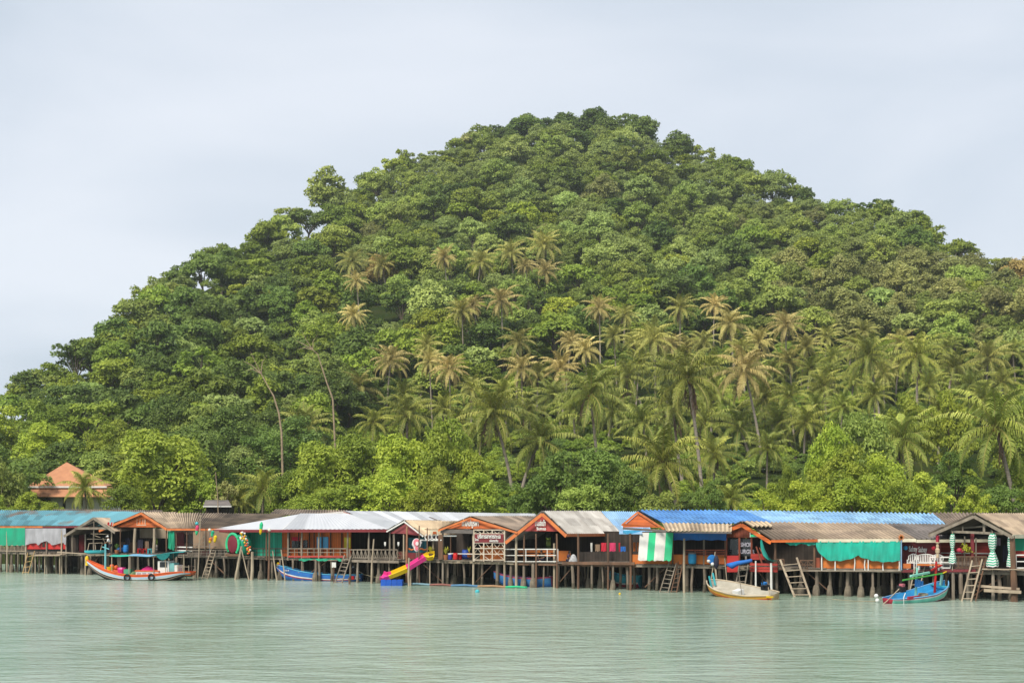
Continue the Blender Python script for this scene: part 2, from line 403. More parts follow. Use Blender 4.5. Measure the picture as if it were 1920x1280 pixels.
LANDMARK = [(-9999, 'the turquoise roofed house'), (120, 'the grey plank shack'), (190, 'the orange gable without signboard'), (330, 'the brown screen wall'), (430, 'the green dragon mouth wall'),
    (530, 'the orange wall with blue shutters'), (660, 'the criss-cross railing'), (745, 'the pink and yellow slide'), (825, 'the orange gable with white lettering'),
    (890, 'the white lattice sign frame'), (950, 'the red lettered gable'), (1065, 'the grey corrugated roof'), (1165, 'the striped hanging awning'), (1262, 'the blue barrel'),
    (1332, 'the brown gable with hammock'), (1450, 'the long wooden stair'), (1535, 'the teal netting'), (1690, 'the white benches'), (1772, 'the folded striped parasol'), (1850, 'the grey open gable')]
def landmark(px):
    r = LANDMARK[0][1]
    for a, t in LANDMARK:
        if px >= a: r = t
    return r
def project(v): return (960 + FP*v[0]/v[1], HZ - (v[2]-H)*FP/v[1])
LABELLED = []    # (object, label stem, px, py, size) made unique once everything stands
def put_tree(kind, col, x, y, z, sc, scz, rz, name, group, word, where):
    _, _, cm, tm = PROTO[kind][random.randrange(NPROTO[kind])]
    o = bpy.data.objects.new(name, None); COL.objects.link(o); o.location = (x, y, z); o.rotation_euler = (0, 0, rz); o.scale = (sc, sc, scz)
    ORG[o.name] = Vector((x, y, z)); o.empty_display_size = .5
    c = bpy.data.objects.new("crown", cm); COL.objects.link(c); c.parent = o
    c.material_slots[0].link = 'OBJECT'; c.material_slots[0].material = LEAF[col]
    t = bpy.data.objects.new("trunk", tm); COL.objects.link(t); t.parent = o
    o['category'] = 'tree'; o['group'] = group
    px, py = project((x, y, z+6.5*scz)); LABELLED.append((o, f"{col} {word}{where}", px, py, sc*scz/y))
    return o

# ------------------------------------------------------------------ where the palms stand
# (px, py of crown heart, crown width px, dryness 0-2, base px or None)
PL = [(660, 490, 52, 1, 0), (715, 497, 52, 1, 727), (668, 527, 45, 2, 676), (663, 590, 50, 2, 675), (833, 482, 45, 2, 0), (902, 490, 58, 1, 0), (958, 474, 56, 1, 0), (1020, 460, 60, 1, 0), (985, 498, 36, 2, 0), (1022, 508, 55, 2, 1022),
    (866, 583, 55, 1, 869), (886, 572, 42, 2, 903), (940, 563, 62, 2, 946), (1124, 577, 55, 2, 1126), (1172, 590, 48, 1, 0), (973, 640, 62, 1, 0), (733, 675, 70, 2, 0), (800, 648, 52, 1, 0), (805, 678, 52, 2, 813), (843, 690, 62, 2, 0), (675, 726, 78, 1, 679),
    (756, 742, 70, 0, 0), (763, 778, 95, 0, 0), (884, 728, 62, 1, 0), (832, 765, 70, 0, 0), (924, 772, 125, 0, 962), (1013, 824, 125, 0, 975), (977, 690, 66, 2, 983), (1050, 690, 72, 2, 1056), (571, 803, 95, 0, 560), (1098, 655, 58, 2, 0), (1107, 738, 125, 0, 1124),
    (1151, 630, 50, 1, 0), (1132, 705, 66, 0, 1150), (1177, 706, 88, 0, 1218), (1227, 636, 74, 1, 1230), (1260, 645, 48, 2, 0), (1276, 577, 58, 1, 1275), (1340, 572, 50, 2, 1338), (1370, 606, 72, 2, 0), (1291, 706, 135, 0, 1319), (1396, 694, 105, 2, 1430), (1336, 690, 80, 0, 0),
    (1424, 640, 60, 2, 0), (1475, 608, 60, 2, 1474), (1244, 866, 150, 0, 1292), (1433, 748, 92, 0, 1456), (1462, 792, 90, 0, 1492), (1262, 765, 115, 0, 1283), (1386, 800, 95, 0, 1410), (1630, 666, 95, 0, 1650), (1720, 664, 100, 0, 1722), (1545, 724, 82, 0, 1550), (1602, 715, 66, 0, 0),
    (1657, 700, 60, 1, 0), (1686, 688, 62, 1, 0), (1790, 690, 80, 0, 1778), (1854, 672, 82, 1, 0), (1694, 822, 125, 0, 1700), (1868, 800, 168, 0, 1916), (1480, 676, 60, 1, 0), (1520, 690, 62, 0, 0), (1562, 668, 58, 0, 0), (1450, 695, 60, 0, 0), (1600, 648, 58, 1, 0), (1775, 650, 60, 0, 0),
    (1900, 660, 64, 0, 0), (1690, 640, 58, 1, 0), (1512, 650, 52, 1, 0), (1742, 722, 66, 0, 0), (1820, 722, 72, 0, 0), (1640, 740, 66, 0, 0), (1582, 762, 64, 0, 0), (1480, 742, 72, 0, 0), (1512, 792, 80, 0, 0), (1372, 935, 80, 0, 0), (158, 915, 82, 0, 160), (492, 918, 95, 0, 0), (448, 938, 62, 0, 0), (540, 925, 66, 0, 0),
    (1010, 700, 60, 1, 0), (1075, 765, 80, 0, 0), (1150, 770, 80, 0, 0), (1205, 790, 90, 0, 0), (1320, 790, 95, 0, 1335), (905, 800, 70, 0, 0), (860, 790, 66, 0, 0), (700, 790, 66, 0, 0), (1340, 740, 86, 0, 0), (1255, 700, 80, 0, 0), (1530, 760, 66, 0, 0), (1415, 700, 62, 0, 0), (1560, 700, 60, 0, 0), (1765, 770, 75, 0, 0), (1200, 680, 64, 0, 0), (1040, 740, 70, 0, 0), (945, 735, 62, 0, 0), (1845, 745, 70, 0, 0), (1290, 650, 56, 1, 0), (1320, 640, 54, 1, 0), (1390, 655, 56, 1, 0), (1550, 630, 50, 1, 0), (1070, 640, 52, 2, 0), (1190, 640, 54, 1, 0), (1620, 620, 50, 1, 0), (1880, 715, 70, 0, 0), (990, 770, 76, 0, 0), (1440, 840, 80, 0, 0), (1340, 850, 84, 0, 0)]
PALM_AT = []
for (px, py, w, dry, bpx) in PL:
    best = None
    for d in (np.arange(142, 470, 4.0) if py < 895 else np.arange(146, 174, 4.0)):
        x = (px-960)/FP*d; zc = H + (HZ-py)/FP*d; tl = zc - float(ground(x, d))
        want = FP*10.0/w; tgt = (12, 17, 14, 19)[int(px+py) % 4] if py < 860 else 6
        cost = abs(math.log(d/want))*3 + max(0, 7-tl if py < 860 else 2-tl)*1.5 + max(0, tl-21)*.5 + abs(tl-tgt)*.05
        if best is None or cost < best[0]: best = (cost, d, zc, tl)
    PALM_AT.append(best)
# ------------------------------------------------------------------ forest on the hill
def forest():
    rg = np.random.RandomState(11); cand = []
    y = 150.0
    while y < 690:
        sp = np.interp(y, [150, 300, 650], [6.6, 7.4, 9.0])
        x = -.40*y - 10
        while x < .40*y + 10:
            xx, yy = x + rg.uniform(-.42, .42)*sp, y + rg.uniform(-.42, .42)*sp
            px = 960 + FP*xx/yy
            D = np.interp(px, _DP, _DD)
            lo = np.interp(px, [-300, 180, 520, 600, 660, 1000, 1300, 1700, 1960, 2300], [172, 182, 225, 255, 300, 335, 385, 372, 315, 300])
            if 25 < px < 255 and yy < 208: pass
            elif lo < yy < D + 6 and -90 < px < 2010:
                cand.append((xx, yy, px))
            x += sp
        y += sp*.86
    for px in range(-60, 1990, 10):     # a close fringe of smaller trees along the crest
        D = float(np.interp(px, _DP, _DD))
        for yy in (D - rg.uniform(1, 9), D - rg.uniform(10, 24)): cand.append(((px-960)/FP*yy, yy, px))
    cand.sort(key=lambda c: c[1])
    G = np.zeros((340, 500), bool); yy_, xx_ = np.mgrid[0:340, 0:500]
    out = []
    for x, yv, px in cand:
        z = float(ground(x, yv)); s = float(np.interp(yv, [170, 300, 640], [1.0, 1.02, 1.16]))*rg.choice([.62, .8, .9, 1.0, 1.1, 1.2, 1.42])
        pyc = project((x, yv, z+6.5*s))[1]
        D = np.interp(px, _DP, _DD); rim = yv > D - 16
        u = rg.uniform()
        if rim and 900 < px < 1210:      kind, col = ('round', 'dark green') if u < .6 else (('tall', 'dark green') if u < .85 else ('open', 'mid green'))
        elif rim:                         kind, col = [('round', 'mid green'), ('open', 'bright green'), ('open', 'olive green'), ('tall', 'dark green'), ('spreading', 'mid green')][int(u*5)]
        elif px > 1430 and pyc > 430 + (1920-px)*.16 and u < .82: kind, col = ('bamboo', 'tan') if u < .50 else (('feathery', 'olive green') if u < .68 else ('bamboo', 'olive green'))
        elif px < 640 or pyc > 560:
            kind = ['round', 'spreading', 'tall', 'feathery', 'round', 'open'][int(rg.uniform()*6)]
            col = 'dark green' if u < .40 else 'mid green' if u < .68 else 'bright green' if u < .80 else 'olive green' if u < .90 else 'grey green' if u < .97 else 'lime green'
        elif u < .70: kind, col = 'feathery', ('grey green' if u < .30 else 'olive green')
        elif u < .80: kind, col = 'round', 'dark green'
        elif u < .91: kind, col = 'spreading', 'mid green'
        elif u < .97: kind, col = 'round', 'bright green'
        else: kind, col = 'feathery', 'tan' if u < .99 else 'rusty'
        if yv < 265 and kind in ('round', 'spreading', 'feathery', 'tall'): kind = 'near'
        if rim: s *= rg.choice([.6, .75, .85, 1.0, 1.1])
        # how much of the crown nearer trees leave in view
        cx, cy, rr = px/4 + 10, pyc/4, FP*4.4*s/yv/4
        x0, x1, y0, y1 = int(max(0, cx-rr)), int(min(500, cx+rr+1)), int(max(0, cy-rr)), int(min(340, cy+rr+1))
        if x1 <= x0 or y1 <= y0: continue
        if any(yv < pa[1]+4 and math.hypot(px-pl[0], pyc-pl[1]) < rr*4*.8+pl[2]*.42 and pl[1] < 700 for pl, pa in zip(PL, PALM_AT)): continue
        disc = ((xx_[y0:y1, x0:x1]-cx)**2 + (yy_[y0:y1, x0:x1]-cy)**2) < (rr*.92)**2
        vis = int((disc & ~G[y0:y1, x0:x1]).sum()); tot = max(1, int(disc.sum()))
        if vis < .10*tot: continue
        G[y0:y1, x0:x1] |= disc
        out.append((vis, x, yv, z, s, kind, col, px, pyc))
    return out
trees = forest(); trees.sort(key=lambda t: -t[0])
inview = [t for t in trees if -20 < t[7] < 1940]
NAMEK = {'round': 'rounded tree', 'spreading': 'spreading tree', 'tall': 'tall narrow tree', 'feathery': 'fine-leaved tree', 'open': 'open branched tree', 'bamboo': 'bamboo clump', 'near': 'bushy tree'}
def band(x, y, px):
    D = np.interp(px, _DP, _DD); q = (y-float(shore(px)))/(D-float(shore(px)))
    return 'on the skyline' if q > .95 else 'near the skyline' if q > .86 else 'on the upper slope' if q > .7 else 'on the middle slope' if q > .52 else 'on the lower slope' if q > .3 else 'at the hill foot'
NTREE = 276
for k, (vis, x, y, z, s, kind, col, px, pyc) in enumerate(inview[:NTREE]):
    nm = 'bamboo' if kind == 'bamboo' else 'forest_tree'
    o = put_tree(kind, col, x, y, z-.4, s, s*random.uniform(.9, 1.15), random.uniform(0, 6.28), nm, 'trees covering the hill', NAMEK[kind], f", {band(x, y, px).replace('on the ', '').replace('near the ', 'just below ').replace('at the ', '')} above {landmark(px)}")
    if kind == 'bamboo': o['category'] = 'bamboo'; o['group'] = 'bamboo clumps on the hill'
# taller trees that stand out on the skyline: (px, top py, width px, kind, colour)
for px, top, w, kind, col in [(615, 318, 72, 'tall', 'olive green'), (760, 280, 46, 'open', 'bright green'), (797, 290, 50, 'open', 'bright green'), (882, 246, 62, 'spreading', 'tan'), (725, 333, 46, 'spreading', 'tan'), (985, 214, 78, 'round', 'dark green'), (1062, 220, 62, 'round', 'dark green'),
        (1118, 206, 56, 'tall', 'dark green'), (1164, 216, 62, 'open', 'mid green'), (1645, 372, 86, 'open', 'dark green'), (1702, 398, 60, 'open', 'olive green'), (272, 545, 60, 'open', 'dark green'), (335, 502, 58, 'tall', 'dark green'), (1384, 322, 58, 'open', 'dark green')]:
    d = float(np.interp(px, _DP, _DD)) - 7; x = (px-960)/FP*d; z = float(ground(x, d)) - .4; zt = H + (HZ-top)/FP*d
    put_tree(kind, col, x, d, z, w/2*d/FP/(3.4 if kind == 'tall' else 4.3), max(.6, (zt-z)/10.2), random.uniform(0, 6.28), 'forest_tree', 'trees covering the hill', NAMEK[kind], f" on the skyline above {landmark(px)}")
rest = inview[NTREE:] + [t for t in trees if not (-20 < t[7] < 1940)]
print("forest trees", len(trees), "as things", min(NTREE, len(inview)), "as stuff", len(rest))
def stuff_mesh(items, name, matkey_order):
    """many crowns as one mass: (kind, col, x, y, z, s)"""
    Vs, Ts, Ms = [], [], []
    rg = np.random.RandomState(5)
    for kind, col, x, y, z, s in items:
        V, T, _, _ = PROTO[kind][rg.randint(NPROTO[kind])]
        V = V.reshape(-1, 4, 3); T = T.reshape(-1, 4); a = rg.uniform(0, 6.28); c_, s_ = math.cos(a), math.sin(a)
        keep = rg.uniform(size=len(V)) < .8; V, T = V[keep], T[keep]
        W = np.empty_like(V); W[..., 0] = (V[..., 0]*c_-V[..., 1]*s_)*s + x; W[..., 1] = (V[..., 0]*s_+V[..., 1]*c_)*s + y; W[..., 2] = V[..., 2]*s + z
        Vs.append(W.reshape(-1, 3)); Ts.append(np.clip(T.reshape(-1)*rg.uniform(.6, 1.3), 0, 1)); Ms.append(np.full(len(V), matkey_order.index(col)))
    me = quadmesh(name, np.concatenate(Vs), np.concatenate(Ts))
    for k in matkey_order: me.materials.append(LEAF[k])
    me.polygons.foreach_set('material_index', np.concatenate(Ms).astype(np.int32)); return me
KEYS = list(LEAF)
tag(link("distant_woods", stuff_mesh([(t[5], t[6], t[1], t[2], t[3]-.4, t[4]) for t in rest], "distant_woods", KEYS)), "small gaps of woodland between the larger hill trees", "woods", kind='stuff')
# bushes on the ground under the palms and along the hill foot
rg = np.random.RandomState(23); items = []
for _ in range(1900):
    px = rg.uniform(-60, 1990); lo_ = float(shore(px)) + 6; hi_ = np.interp(px, [0, 520, 640, 1000, 1300, 1920], [215, 265, 335, 385, 440, 400])
    y = lo_ + (hi_-lo_)*rg.uniform()**.8; x = (px-960)/FP*y; z = float(ground(x, y))
    sc = rg.uniform(.22, .48)*(1.25 if y > 230 else 1)
    items.append((['round', 'spreading', 'feathery'][rg.randint(3)], ['dark green', 'mid green', 'mid green', 'bright green', 'olive green'][rg.randint(5)], x, y, z - 2.6*sc, sc))
for _ in range(520):     # and in the gaps between the hill trees
    px = rg.uniform(-60, 1990); D_ = float(np.interp(px, _DP, _DD)); lo_ = np.interp(px, [0, 520, 640, 1000, 1300, 1920], [190, 225, 300, 335, 385, 320])
    y = lo_ + (D_-4-lo_)*rg.uniform(); x = (px-960)/FP*y; sc = rg.uniform(.4, .62)
    items.append((['round', 'spreading'][rg.randint(2)], ['dark green', 'mid green', 'mid green', 'olive green'][rg.randint(4)], x, y, float(ground(x, y)) - 2.0*sc, sc))
tag(link("undergrowth", stuff_mesh(items, "undergrowth", KEYS)), "low bushes covering the ground beneath the palms and hill trees", "undergrowth", kind='stuff')

# ------------------------------------------------------------------ trees right behind the houses: (px, top py, width px, depth, kind, colour)
NEAR = [(-8, 852, 96, 176, 'near', 'olive green'), (55, 924, 85, 166, 'near', 'bright green'), (-30, 915, 90, 166, 'near', 'bright green'), (100, 943, 50, 164, 'near', 'lime green'),
    (300, 800, 185, 172, 'near', 'mid green'), (228, 905, 80, 164, 'near', 'mid green'), (375, 880, 90, 170, 'near', 'mid green'), (420, 905, 60, 168, 'open', 'tan'),
    (462, 900, 80, 178, 'near', 'dark green'), (548, 880, 90, 168, 'near', 'mid green'),
    (600, 822, 125, 164, 'near', 'mid green'), (672, 808, 125, 168, 'near', 'mid green'), (755, 808, 130, 163, 'near', 'bright green'), (836, 788, 120, 162, 'near', 'lime green'), (882, 838, 80, 160, 'near', 'bright green'),
    (640, 905, 110, 156, 'near', 'mid green'), (722, 878, 130, 155, 'near', 'bright green'), (818, 876, 92, 152, 'near', 'lime green'), (890, 888, 110, 153, 'near', 'bright green'), (580, 925, 100, 157, 'near', 'mid green'), (775, 920, 80, 152, 'near', 'bright green'),
    (985, 905, 90, 154, 'near', 'dark green'), (1050, 850, 125, 152, 'near', 'dark green'), (1125, 835, 130, 152, 'near', 'dark green'), (1180, 880, 100, 149, 'near', 'dark green'), (1095, 905, 100, 147, 'near', 'olive green'), (1235, 922, 100, 146, 'near', 'olive green'),
    (1440, 922, 100, 142, 'near', 'bright green'), (1512, 900, 90, 142, 'near', 'bright green'), (1478, 868, 45, 144, 'near', 'mid green'), (1580, 840, 120, 147, 'near', 'bright green'), (1655, 850, 110, 146, 'near', 'bright green'), (1618, 766, 105, 160, 'near', 'olive green'), (1560, 790, 90, 156, 'near', 'bright green'),
    (1608, 890, 120, 139, 'near', 'bright green'), (1690, 895, 100, 139, 'near', 'mid green'), (1738, 888, 95, 141, 'near', 'lime green'), (1790, 850, 90, 160, 'near', 'dark green'), (1830, 912, 70, 138, 'near', 'bright green'), (1880, 905, 90, 139, 'near', 'dark green'), (1905, 860, 80, 160, 'near', 'mid green'),
    (1780, 735, 90, 215, 'near', 'bright green'), (1705, 745, 90, 225, 'near', 'lime green'), (1900, 740, 110, 220, 'near', 'mid green'), (1330, 900, 60, 165, 'near', 'dark green')]
for px, top, w, d, kind, col in NEAR:
    x = (px-960)/FP*d; z = float(ground(x, d)); zt = H + (HZ-top)/FP*d
    sr = w/2*d/FP/4.1; hz = max(.25, (zt - z)/9.9)
    put_tree(kind, col, x, d, z, sr, hz, random.uniform(0, 6.28), 'bush' if zt-z < 6.5 else 'shore_tree', 'trees behind the stilt houses', 'bushy tree' if kind == 'near' else 'thin dry tree', f"{', behind' if d < 156 else ', farther behind'} {landmark(px)}")
# two bare leaning trunks on the dark slope
for pts_, r_, d in (([(528, 812), (523, 775), (513, 742), (498, 716), (484, 690)], .17, None), ([(624, 748), (613, 718), (604, 690), (596, 664), (580, 650)], .15, None), ([(409, 960), (408, 930), (404, 885)], .06, 163)):
    if d is None:
        d = 214 if pts_[0][0] < 600 else 232
    L_ = [P(x_, y_, d) for x_, y_ in pts_]; q_ = L_[0] + (L_[0]-L_[1])*.8; L_.insert(0, Vector((q_.x, q_.y, float(ground(q_.x, q_.y))-.6)))
    b = mb(M("pale_bark", (.42, .32, .21, 1), .9, (.26, .19, .13, 1), 2)); b.tube(L_, [r_*(1.1-.14*i) for i in range(len(L_))], 6)
    if r_ > .1:
        for q in ((-1.9, .4, .9), (-.9, -.3, 2.0), (1.1, .2, 1.7), (-1.5, 0, -.3)): b.tube([L_[-2].lerp(L_[-1], .6), L_[-1] + Vector(q)*.55, L_[-1] + Vector(q)*1.2], [.07, .05, .02], 5)
    o = thing1(b, "bare_trunk", "temp", "tree", "bare pale trunks on the slope")
    LABELLED.append((o, f"bare pale leaning trunk on the dark slope above {landmark(pts_[0][0])}", pts_[0][0], pts_[0][1], 1))

# ------------------------------------------------------------------ coconut palms
FR_G = leafmat("frond_green", lk(.030, .050, .011), lk(.150, .172, .044), .15)
FR_D = leafmat("frond_dry", lk(.085, .082, .036), lk(.270, .240, .130), .15)
FR_M = leafmat("frond_mixed", lk(.050, .064, .018), lk(.205, .205, .080), .15)
RACH = M("frond_midrib", (.34, .32, .07, 1), .6, (.26, .20, .07, 1), 2)
DEAD = M("dead_frond", (.19, .125, .08, 1), .9, (.11, .07, .05, 1), 3)
NUT = M("coconut_husk", (.22, .17, .03, 1), .5, (.26, .12, .03, 1), 2)
def frond_pts(az, el, L, droop, n=9):
    pts = []; p = Vector((0, 0, 0)); e_ = el; st = L/n
    for k in range(n+1):
        pts.append(p.copy()); p = p + Vector((math.cos(az)*math.cos(e_), math.sin(az)*math.cos(e_), math.sin(e_)))*st
        e_ -= droop/n*(.5 + 1.2*k/n)
    return pts
def palm_proto(i, nfr=20):
    rg = np.random.RandomState(100+i); Vq, Tq = [], []; rb = mb(RACH); db = mb(DEAD); nb = mb(NUT)
    for k in range(nfr):
        t = k/nfr; az = k*2.39996 + rg.uniform(-.25, .25); el = R(85 - 138*t**1.0 + rg.uniform(-9, 9)); L = rg.uniform(4.8, 6.1)*(.75 if t < .12 else 1)
        pts = frond_pts(az, el, L, R(rg.uniform(58, 92)))
        rb.tube(pts, [.07, .06, .055, .05, .045, .04, .035, .03, .025, .015], 3, cap=False)
        ftint = rg.uniform(.15, .85); NS = 36
        for j in range(2, NS+1):
            u = j/NS*9; a = min(8, int(u)); f_ = u-a; p = pts[a].lerp(pts[a+1], f_); d = (pts[a+1]-pts[a]).normalized()
            side = d.cross(Vector((0, 0, 1))); side = side.normalized() if side.length > .05 else Vector((1, 0, 0)); upv = side.cross(d)
            ll = .98*math.sin(min(1, (j+2)/NS*1.02)*math.pi*.93 + .14)**.65 * rg.uniform(.85, 1.1)
            for sgn in (-1, 1):
                dirn = (side*sgn*.85 + d*.55 + upv*.15 + Vector(rg.normal(size=3)*.10)).normalized()
                m_ = p + dirn*ll*.55 - Vector((0, 0, .06)); q = p + (dirn*.80 - Vector((0, 0, .50 + .35*t))).normalized()*ll
                w_ = d*.046
                Vq += [p-w_, p+w_, m_+w_*1.1, m_-w_*1.1,  m_-w_*1.1, m_+w_*1.1, q+w_*.35, q-w_*.35]
                tt = np.clip(ftint*.7 + rg.uniform(0, .35), 0, 1); Tq += [tt*.6]*4 + [min(1, tt*1.1)]*4
    for k in range(rg.randint(4, 8)):
        az = rg.uniform(0, 6.28); L = rg.uniform(2.2, 3.8); q0 = Vector((math.cos(az), math.sin(az), 0)); tip = q0*.85 + Vector((0, 0, -L))
        mid = q0*.75 + Vector((0, 0, -L*.45)); db.tube([q0*.15, mid, tip], [.06, .05, .02], 4)
        for j in range(14):
            p = mid.lerp(tip, j/14); o_ = Vector(rg.normal(size=3)*.22); db.face(p, p + o_*.4 + Vector((.04, 0, -.2)), p + o_ + Vector((0, 0, -.8)), p + o_*.5 + Vector((-.04, .03, -.35)))
    for k in range(9):
        az = rg.uniform(0, 6.28); nb.ball((math.cos(az)*.38, math.sin(az)*.38, -.25 - rg.uniform(0, .45)), .17, 6, 4)
    cm = quadmesh("palm_crown", np.array([tuple(v) for v in Vq]), np.array(Tq)); cm.materials.append(FR_G)
    def mesh_of(b, n):
        o = b.build(n); me = o.data; bpy.data.objects.remove(o); return me
    return cm, mesh_of(rb, "midribs"), mesh_of(db, "dead_fronds"), mesh_of(nb, "coconuts")
PALMS = [palm_proto(i, [31, 26, 33, 24, 29][i]) for i in range(5)]
for k, (px, py, w, dry, bpx) in enumerate(PL):
    _, d, zc, tl = PALM_AT[k]; x = (px-960)/FP*d; bx = ((bpx or px + random.uniform(-12, 12))-960)/FP*d
    sc = w*d/FP/7.6; zg = float(ground(bx, d)) - .4
    o = root("coconut_palm", (bx, d, zg), None, "palm", "coconut palms on the slope")
    top = Vector((x-bx, 0, zc-zg)); b = mb(PBARK); rr = .20*min(1.3, max(.8, sc))
    pts = [Vector((top.x*(t**1.5 if (k % 3) else t**.8), .5*math.sin(t*2.5), top.z*t)) + Vector((bx, d, zg)) for t in np.linspace(0, 1, 9)]
    b.tube(pts, [rr*1.5, rr*1.15] + [rr*(1.0-.04*q) for q in range(7)], 7); b.build("trunk", o, True)
    off = pts[-1] - Vector((bx, d, zg))
    cm, rm, dm, nm = PALMS[(k*3+k//5) % 5]
    rot = Euler((random.uniform(-.12, .12), random.uniform(-.12, .12), random.uniform(0, 6.28)))
    def part(name, me, mat=None):
        c = bpy.data.objects.new(name, me); COL.objects.link(c); c.parent = o; c.location = off; c.scale = (sc,)*3; c.rotation_euler = rot
        if mat: c.material_slots[0].link = 'OBJECT'; c.material_slots[0].material = mat
        return c
    c = part("crown", cm, [FR_G, FR_M, FR_D][dry])
    r_ = bpy.data.objects.new("midribs", rm); COL.objects.link(r_); r_.parent = c
    if dry or k % 2 == 0 or w > 95: part("dead_fronds", dm)
    if dry < 2 and w > 60: part("coconuts", nm)
    lean = 'leaning ' if abs(bx-x) > 1.2 else ''
    q = (d-float(shore(px)))/(np.interp(px, _DP, _DD)-float(shore(px)))
    LABELLED.append((o, f"{['green', 'half-dry', 'dry tan'][dry]} {lean}coconut palm, {'near the houses' if q < .14 else 'lower grove' if q < .34 else 'upper grove' if q < .6 else 'among hill trees'} above {landmark(px)}", px, py, w))
# ------------------------------------------------------------------ the stilt houses
WG = M("weathered_wood", (.30, .255, .205, 1), .9, (.16, .13, .10, 1), 2.2, .3, stretch=(1, 1, .35))
WL = M("pale_wood", (.46, .38, .28, 1), .85, (.28, .22, .16, 1), 2.2, .2, stretch=(1, 1, .35))
WB = M("brown_wood", (.19, .105, .065, 1), .85, (.10, .06, .04, 1), 2.0, .3, stretch=(1, 1, .35))
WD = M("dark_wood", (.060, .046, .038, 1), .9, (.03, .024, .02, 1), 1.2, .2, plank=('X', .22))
PILE = M("pile_wood", (.25, .20, .155, 1), .95, (.10, .08, .062, 1), 1.6, .5, stretch=(1, 1, .5))
TIDE = M("tide_stained_wood", (.075, .066, .048, 1), .9, (.14, .12, .085, 1), 5, .6)
CONC = M("barnacled_concrete", (.24, .20, .15, 1), .95, (.10, .085, .065, 1), 3, .6)
DECK = M("deck_boards", (.25, .21, .17, 1), .9, (.13, .105, .085, 1), 1.5, .2, plank=('X', .16))
OR = M("orange_paint", (.64, .150, .030, 1), .6, (.46, .10, .025, 1), 1.5, .1, plank=('Z', .24))
OR2 = M("orange_board", (.66, .20, .035, 1), .65, (.45, .12, .03, 1), 1.3, .1)
ORT = M("orange_trim", (.70, .21, .06, 1), .6, (.50, .14, .05, 1), 2)
ORW = M("orange_wall_boards", (.72, .175, .03, 1), .6, (.58, .12, .02, 1), 1.0, .1, plank=('X', .2))
RED = M("red_paint", (.56, .035, .03, 1), .6, (.40, .03, .03, 1), 1.2, .1)
REDB = M("red_boards", (.50, .05, .035, 1), .6, (.32, .035, .03, 1), 1.2, .1, plank=('Z', .2))
REDG = M("red_gable_paint", (.40, .055, .045, 1), .65, (.30, .04, .04, 1), 1.4, .1)
MAR = M("maroon_paint", (.22, .030, .038, 1), .6, (.15, .025, .03, 1), 1.2, .1)
RBR = M("red_brown_boards", (.34, .085, .04, 1), .7, (.22, .055, .03, 1), 1.2, .1, plank=('X', .18))
CREAM = M("cream_fascia", (.72, .66, .50, 1), .6, (.55, .48, .36, 1), 1.5)
WHP = M("white_paint", (.80, .80, .78, 1), .5, (.64, .62, .58, 1), 2)
TEALW = M("green_wall_boards", (.03, .50, .32, 1), .6, (.02, .36, .24, 1), 1.0, .1, plank=('X', .24))
TURQ = M("turquoise_roof", (.17, .42, .50, 1), .6, (.24, .20, .17, 1), .42, .1, stretch=(1.0, 1.0, 2.2), lo=.55, hi=.66, spec=.4)
RTAN = M("tan_roof", (.46, .36, .26, 1), .85, (.24, .185, .145, 1), .55, .2, stretch=(1, 1, 2.5))
RTAN2 = M("light_tan_roof", (.60, .48, .33, 1), .85, (.40, .30, .21, 1), .6, .2, stretch=(1, 1, 2.5))
RBRN = M("brown_roof", (.30, .235, .185, 1), .9, (.15, .12, .10, 1), .6, .2, stretch=(1, 1, 2.5))
RDRK = M("dark_grey_roof", (.20, .175, .165, 1), .9, (.10, .09, .085, 1), .6, .2, stretch=(1, 1, 2.5))
RGRY = M("grey_roof", (.50, .48, .455, 1), .8, (.32, .295, .27, 1), .7, .2, stretch=(1, 1, 2))
RBLU = M("blue_roof", (.10, .27, .58, 1), .45, (.06, .19, .48, 1), .8, .1, spec=.45)
RLBL = M("light_blue_roof", (.27, .46, .66, 1), .5, (.17, .34, .58, 1), .8, .1, spec=.4)
RWHT = M("white_metal_roof", (.53, .545, .58, 1), .42, (.42, .435, .475, 1), .35, .05, stretch=(1.6, .5, 1), spec=.5)
GLASS = M("dark_glass", (.02, .025, .03, 1), .15, spec=.6)
def cloth_mat(n, c, k=.66, rough=.85): return M(n, c, rough, (c[0]*k+.02, c[1]*k+.02, c[2]*k+.02, 1), 1.1, .35)
C_GRN = cloth_mat("green_netting", (.015, .38, .22, 1)); C_TEAL = cloth_mat("teal_netting", (.015, .46, .34, 1)); C_GREY = cloth_mat("grey_sheet", (.42, .42, .46, 1))
C_BLU = cloth_mat("blue_tarpaulin", (.02, .16, .56, 1)); C_BRN = cloth_mat("brown_canvas", (.30, .20, .13, 1)); C_WHT = cloth_mat("white_canvas", (.70, .69, .66, 1)); C_EMR = cloth_mat("emerald_canvas", (.03, .55, .25, 1))
C_HAM = cloth_mat("hammock_cloth", (.01, .26, .22, 1)); C_RED = cloth_mat("red_cloth", (.60, .02, .05, 1)); C_PNK = cloth_mat("pink_cloth", (.70, .05, .16, 1)); C_DRK = cloth_mat("dark_cloth", (.02, .02, .045, 1))
P_BLU = M("blue_plastic", (.02, .20, .55, 1), .35, (.015, .14, .42, 1)); P_RED = M("red_plastic", (.60, .02, .02, 1), .35); P_YEL = M("yellow_plastic", (.80, .55, .01, 1), .35, (.7, .45, .01, 1)); P_PNK = M("pink_plastic", (.80, .05, .30, 1), .3, (.70, .04, .24, 1))
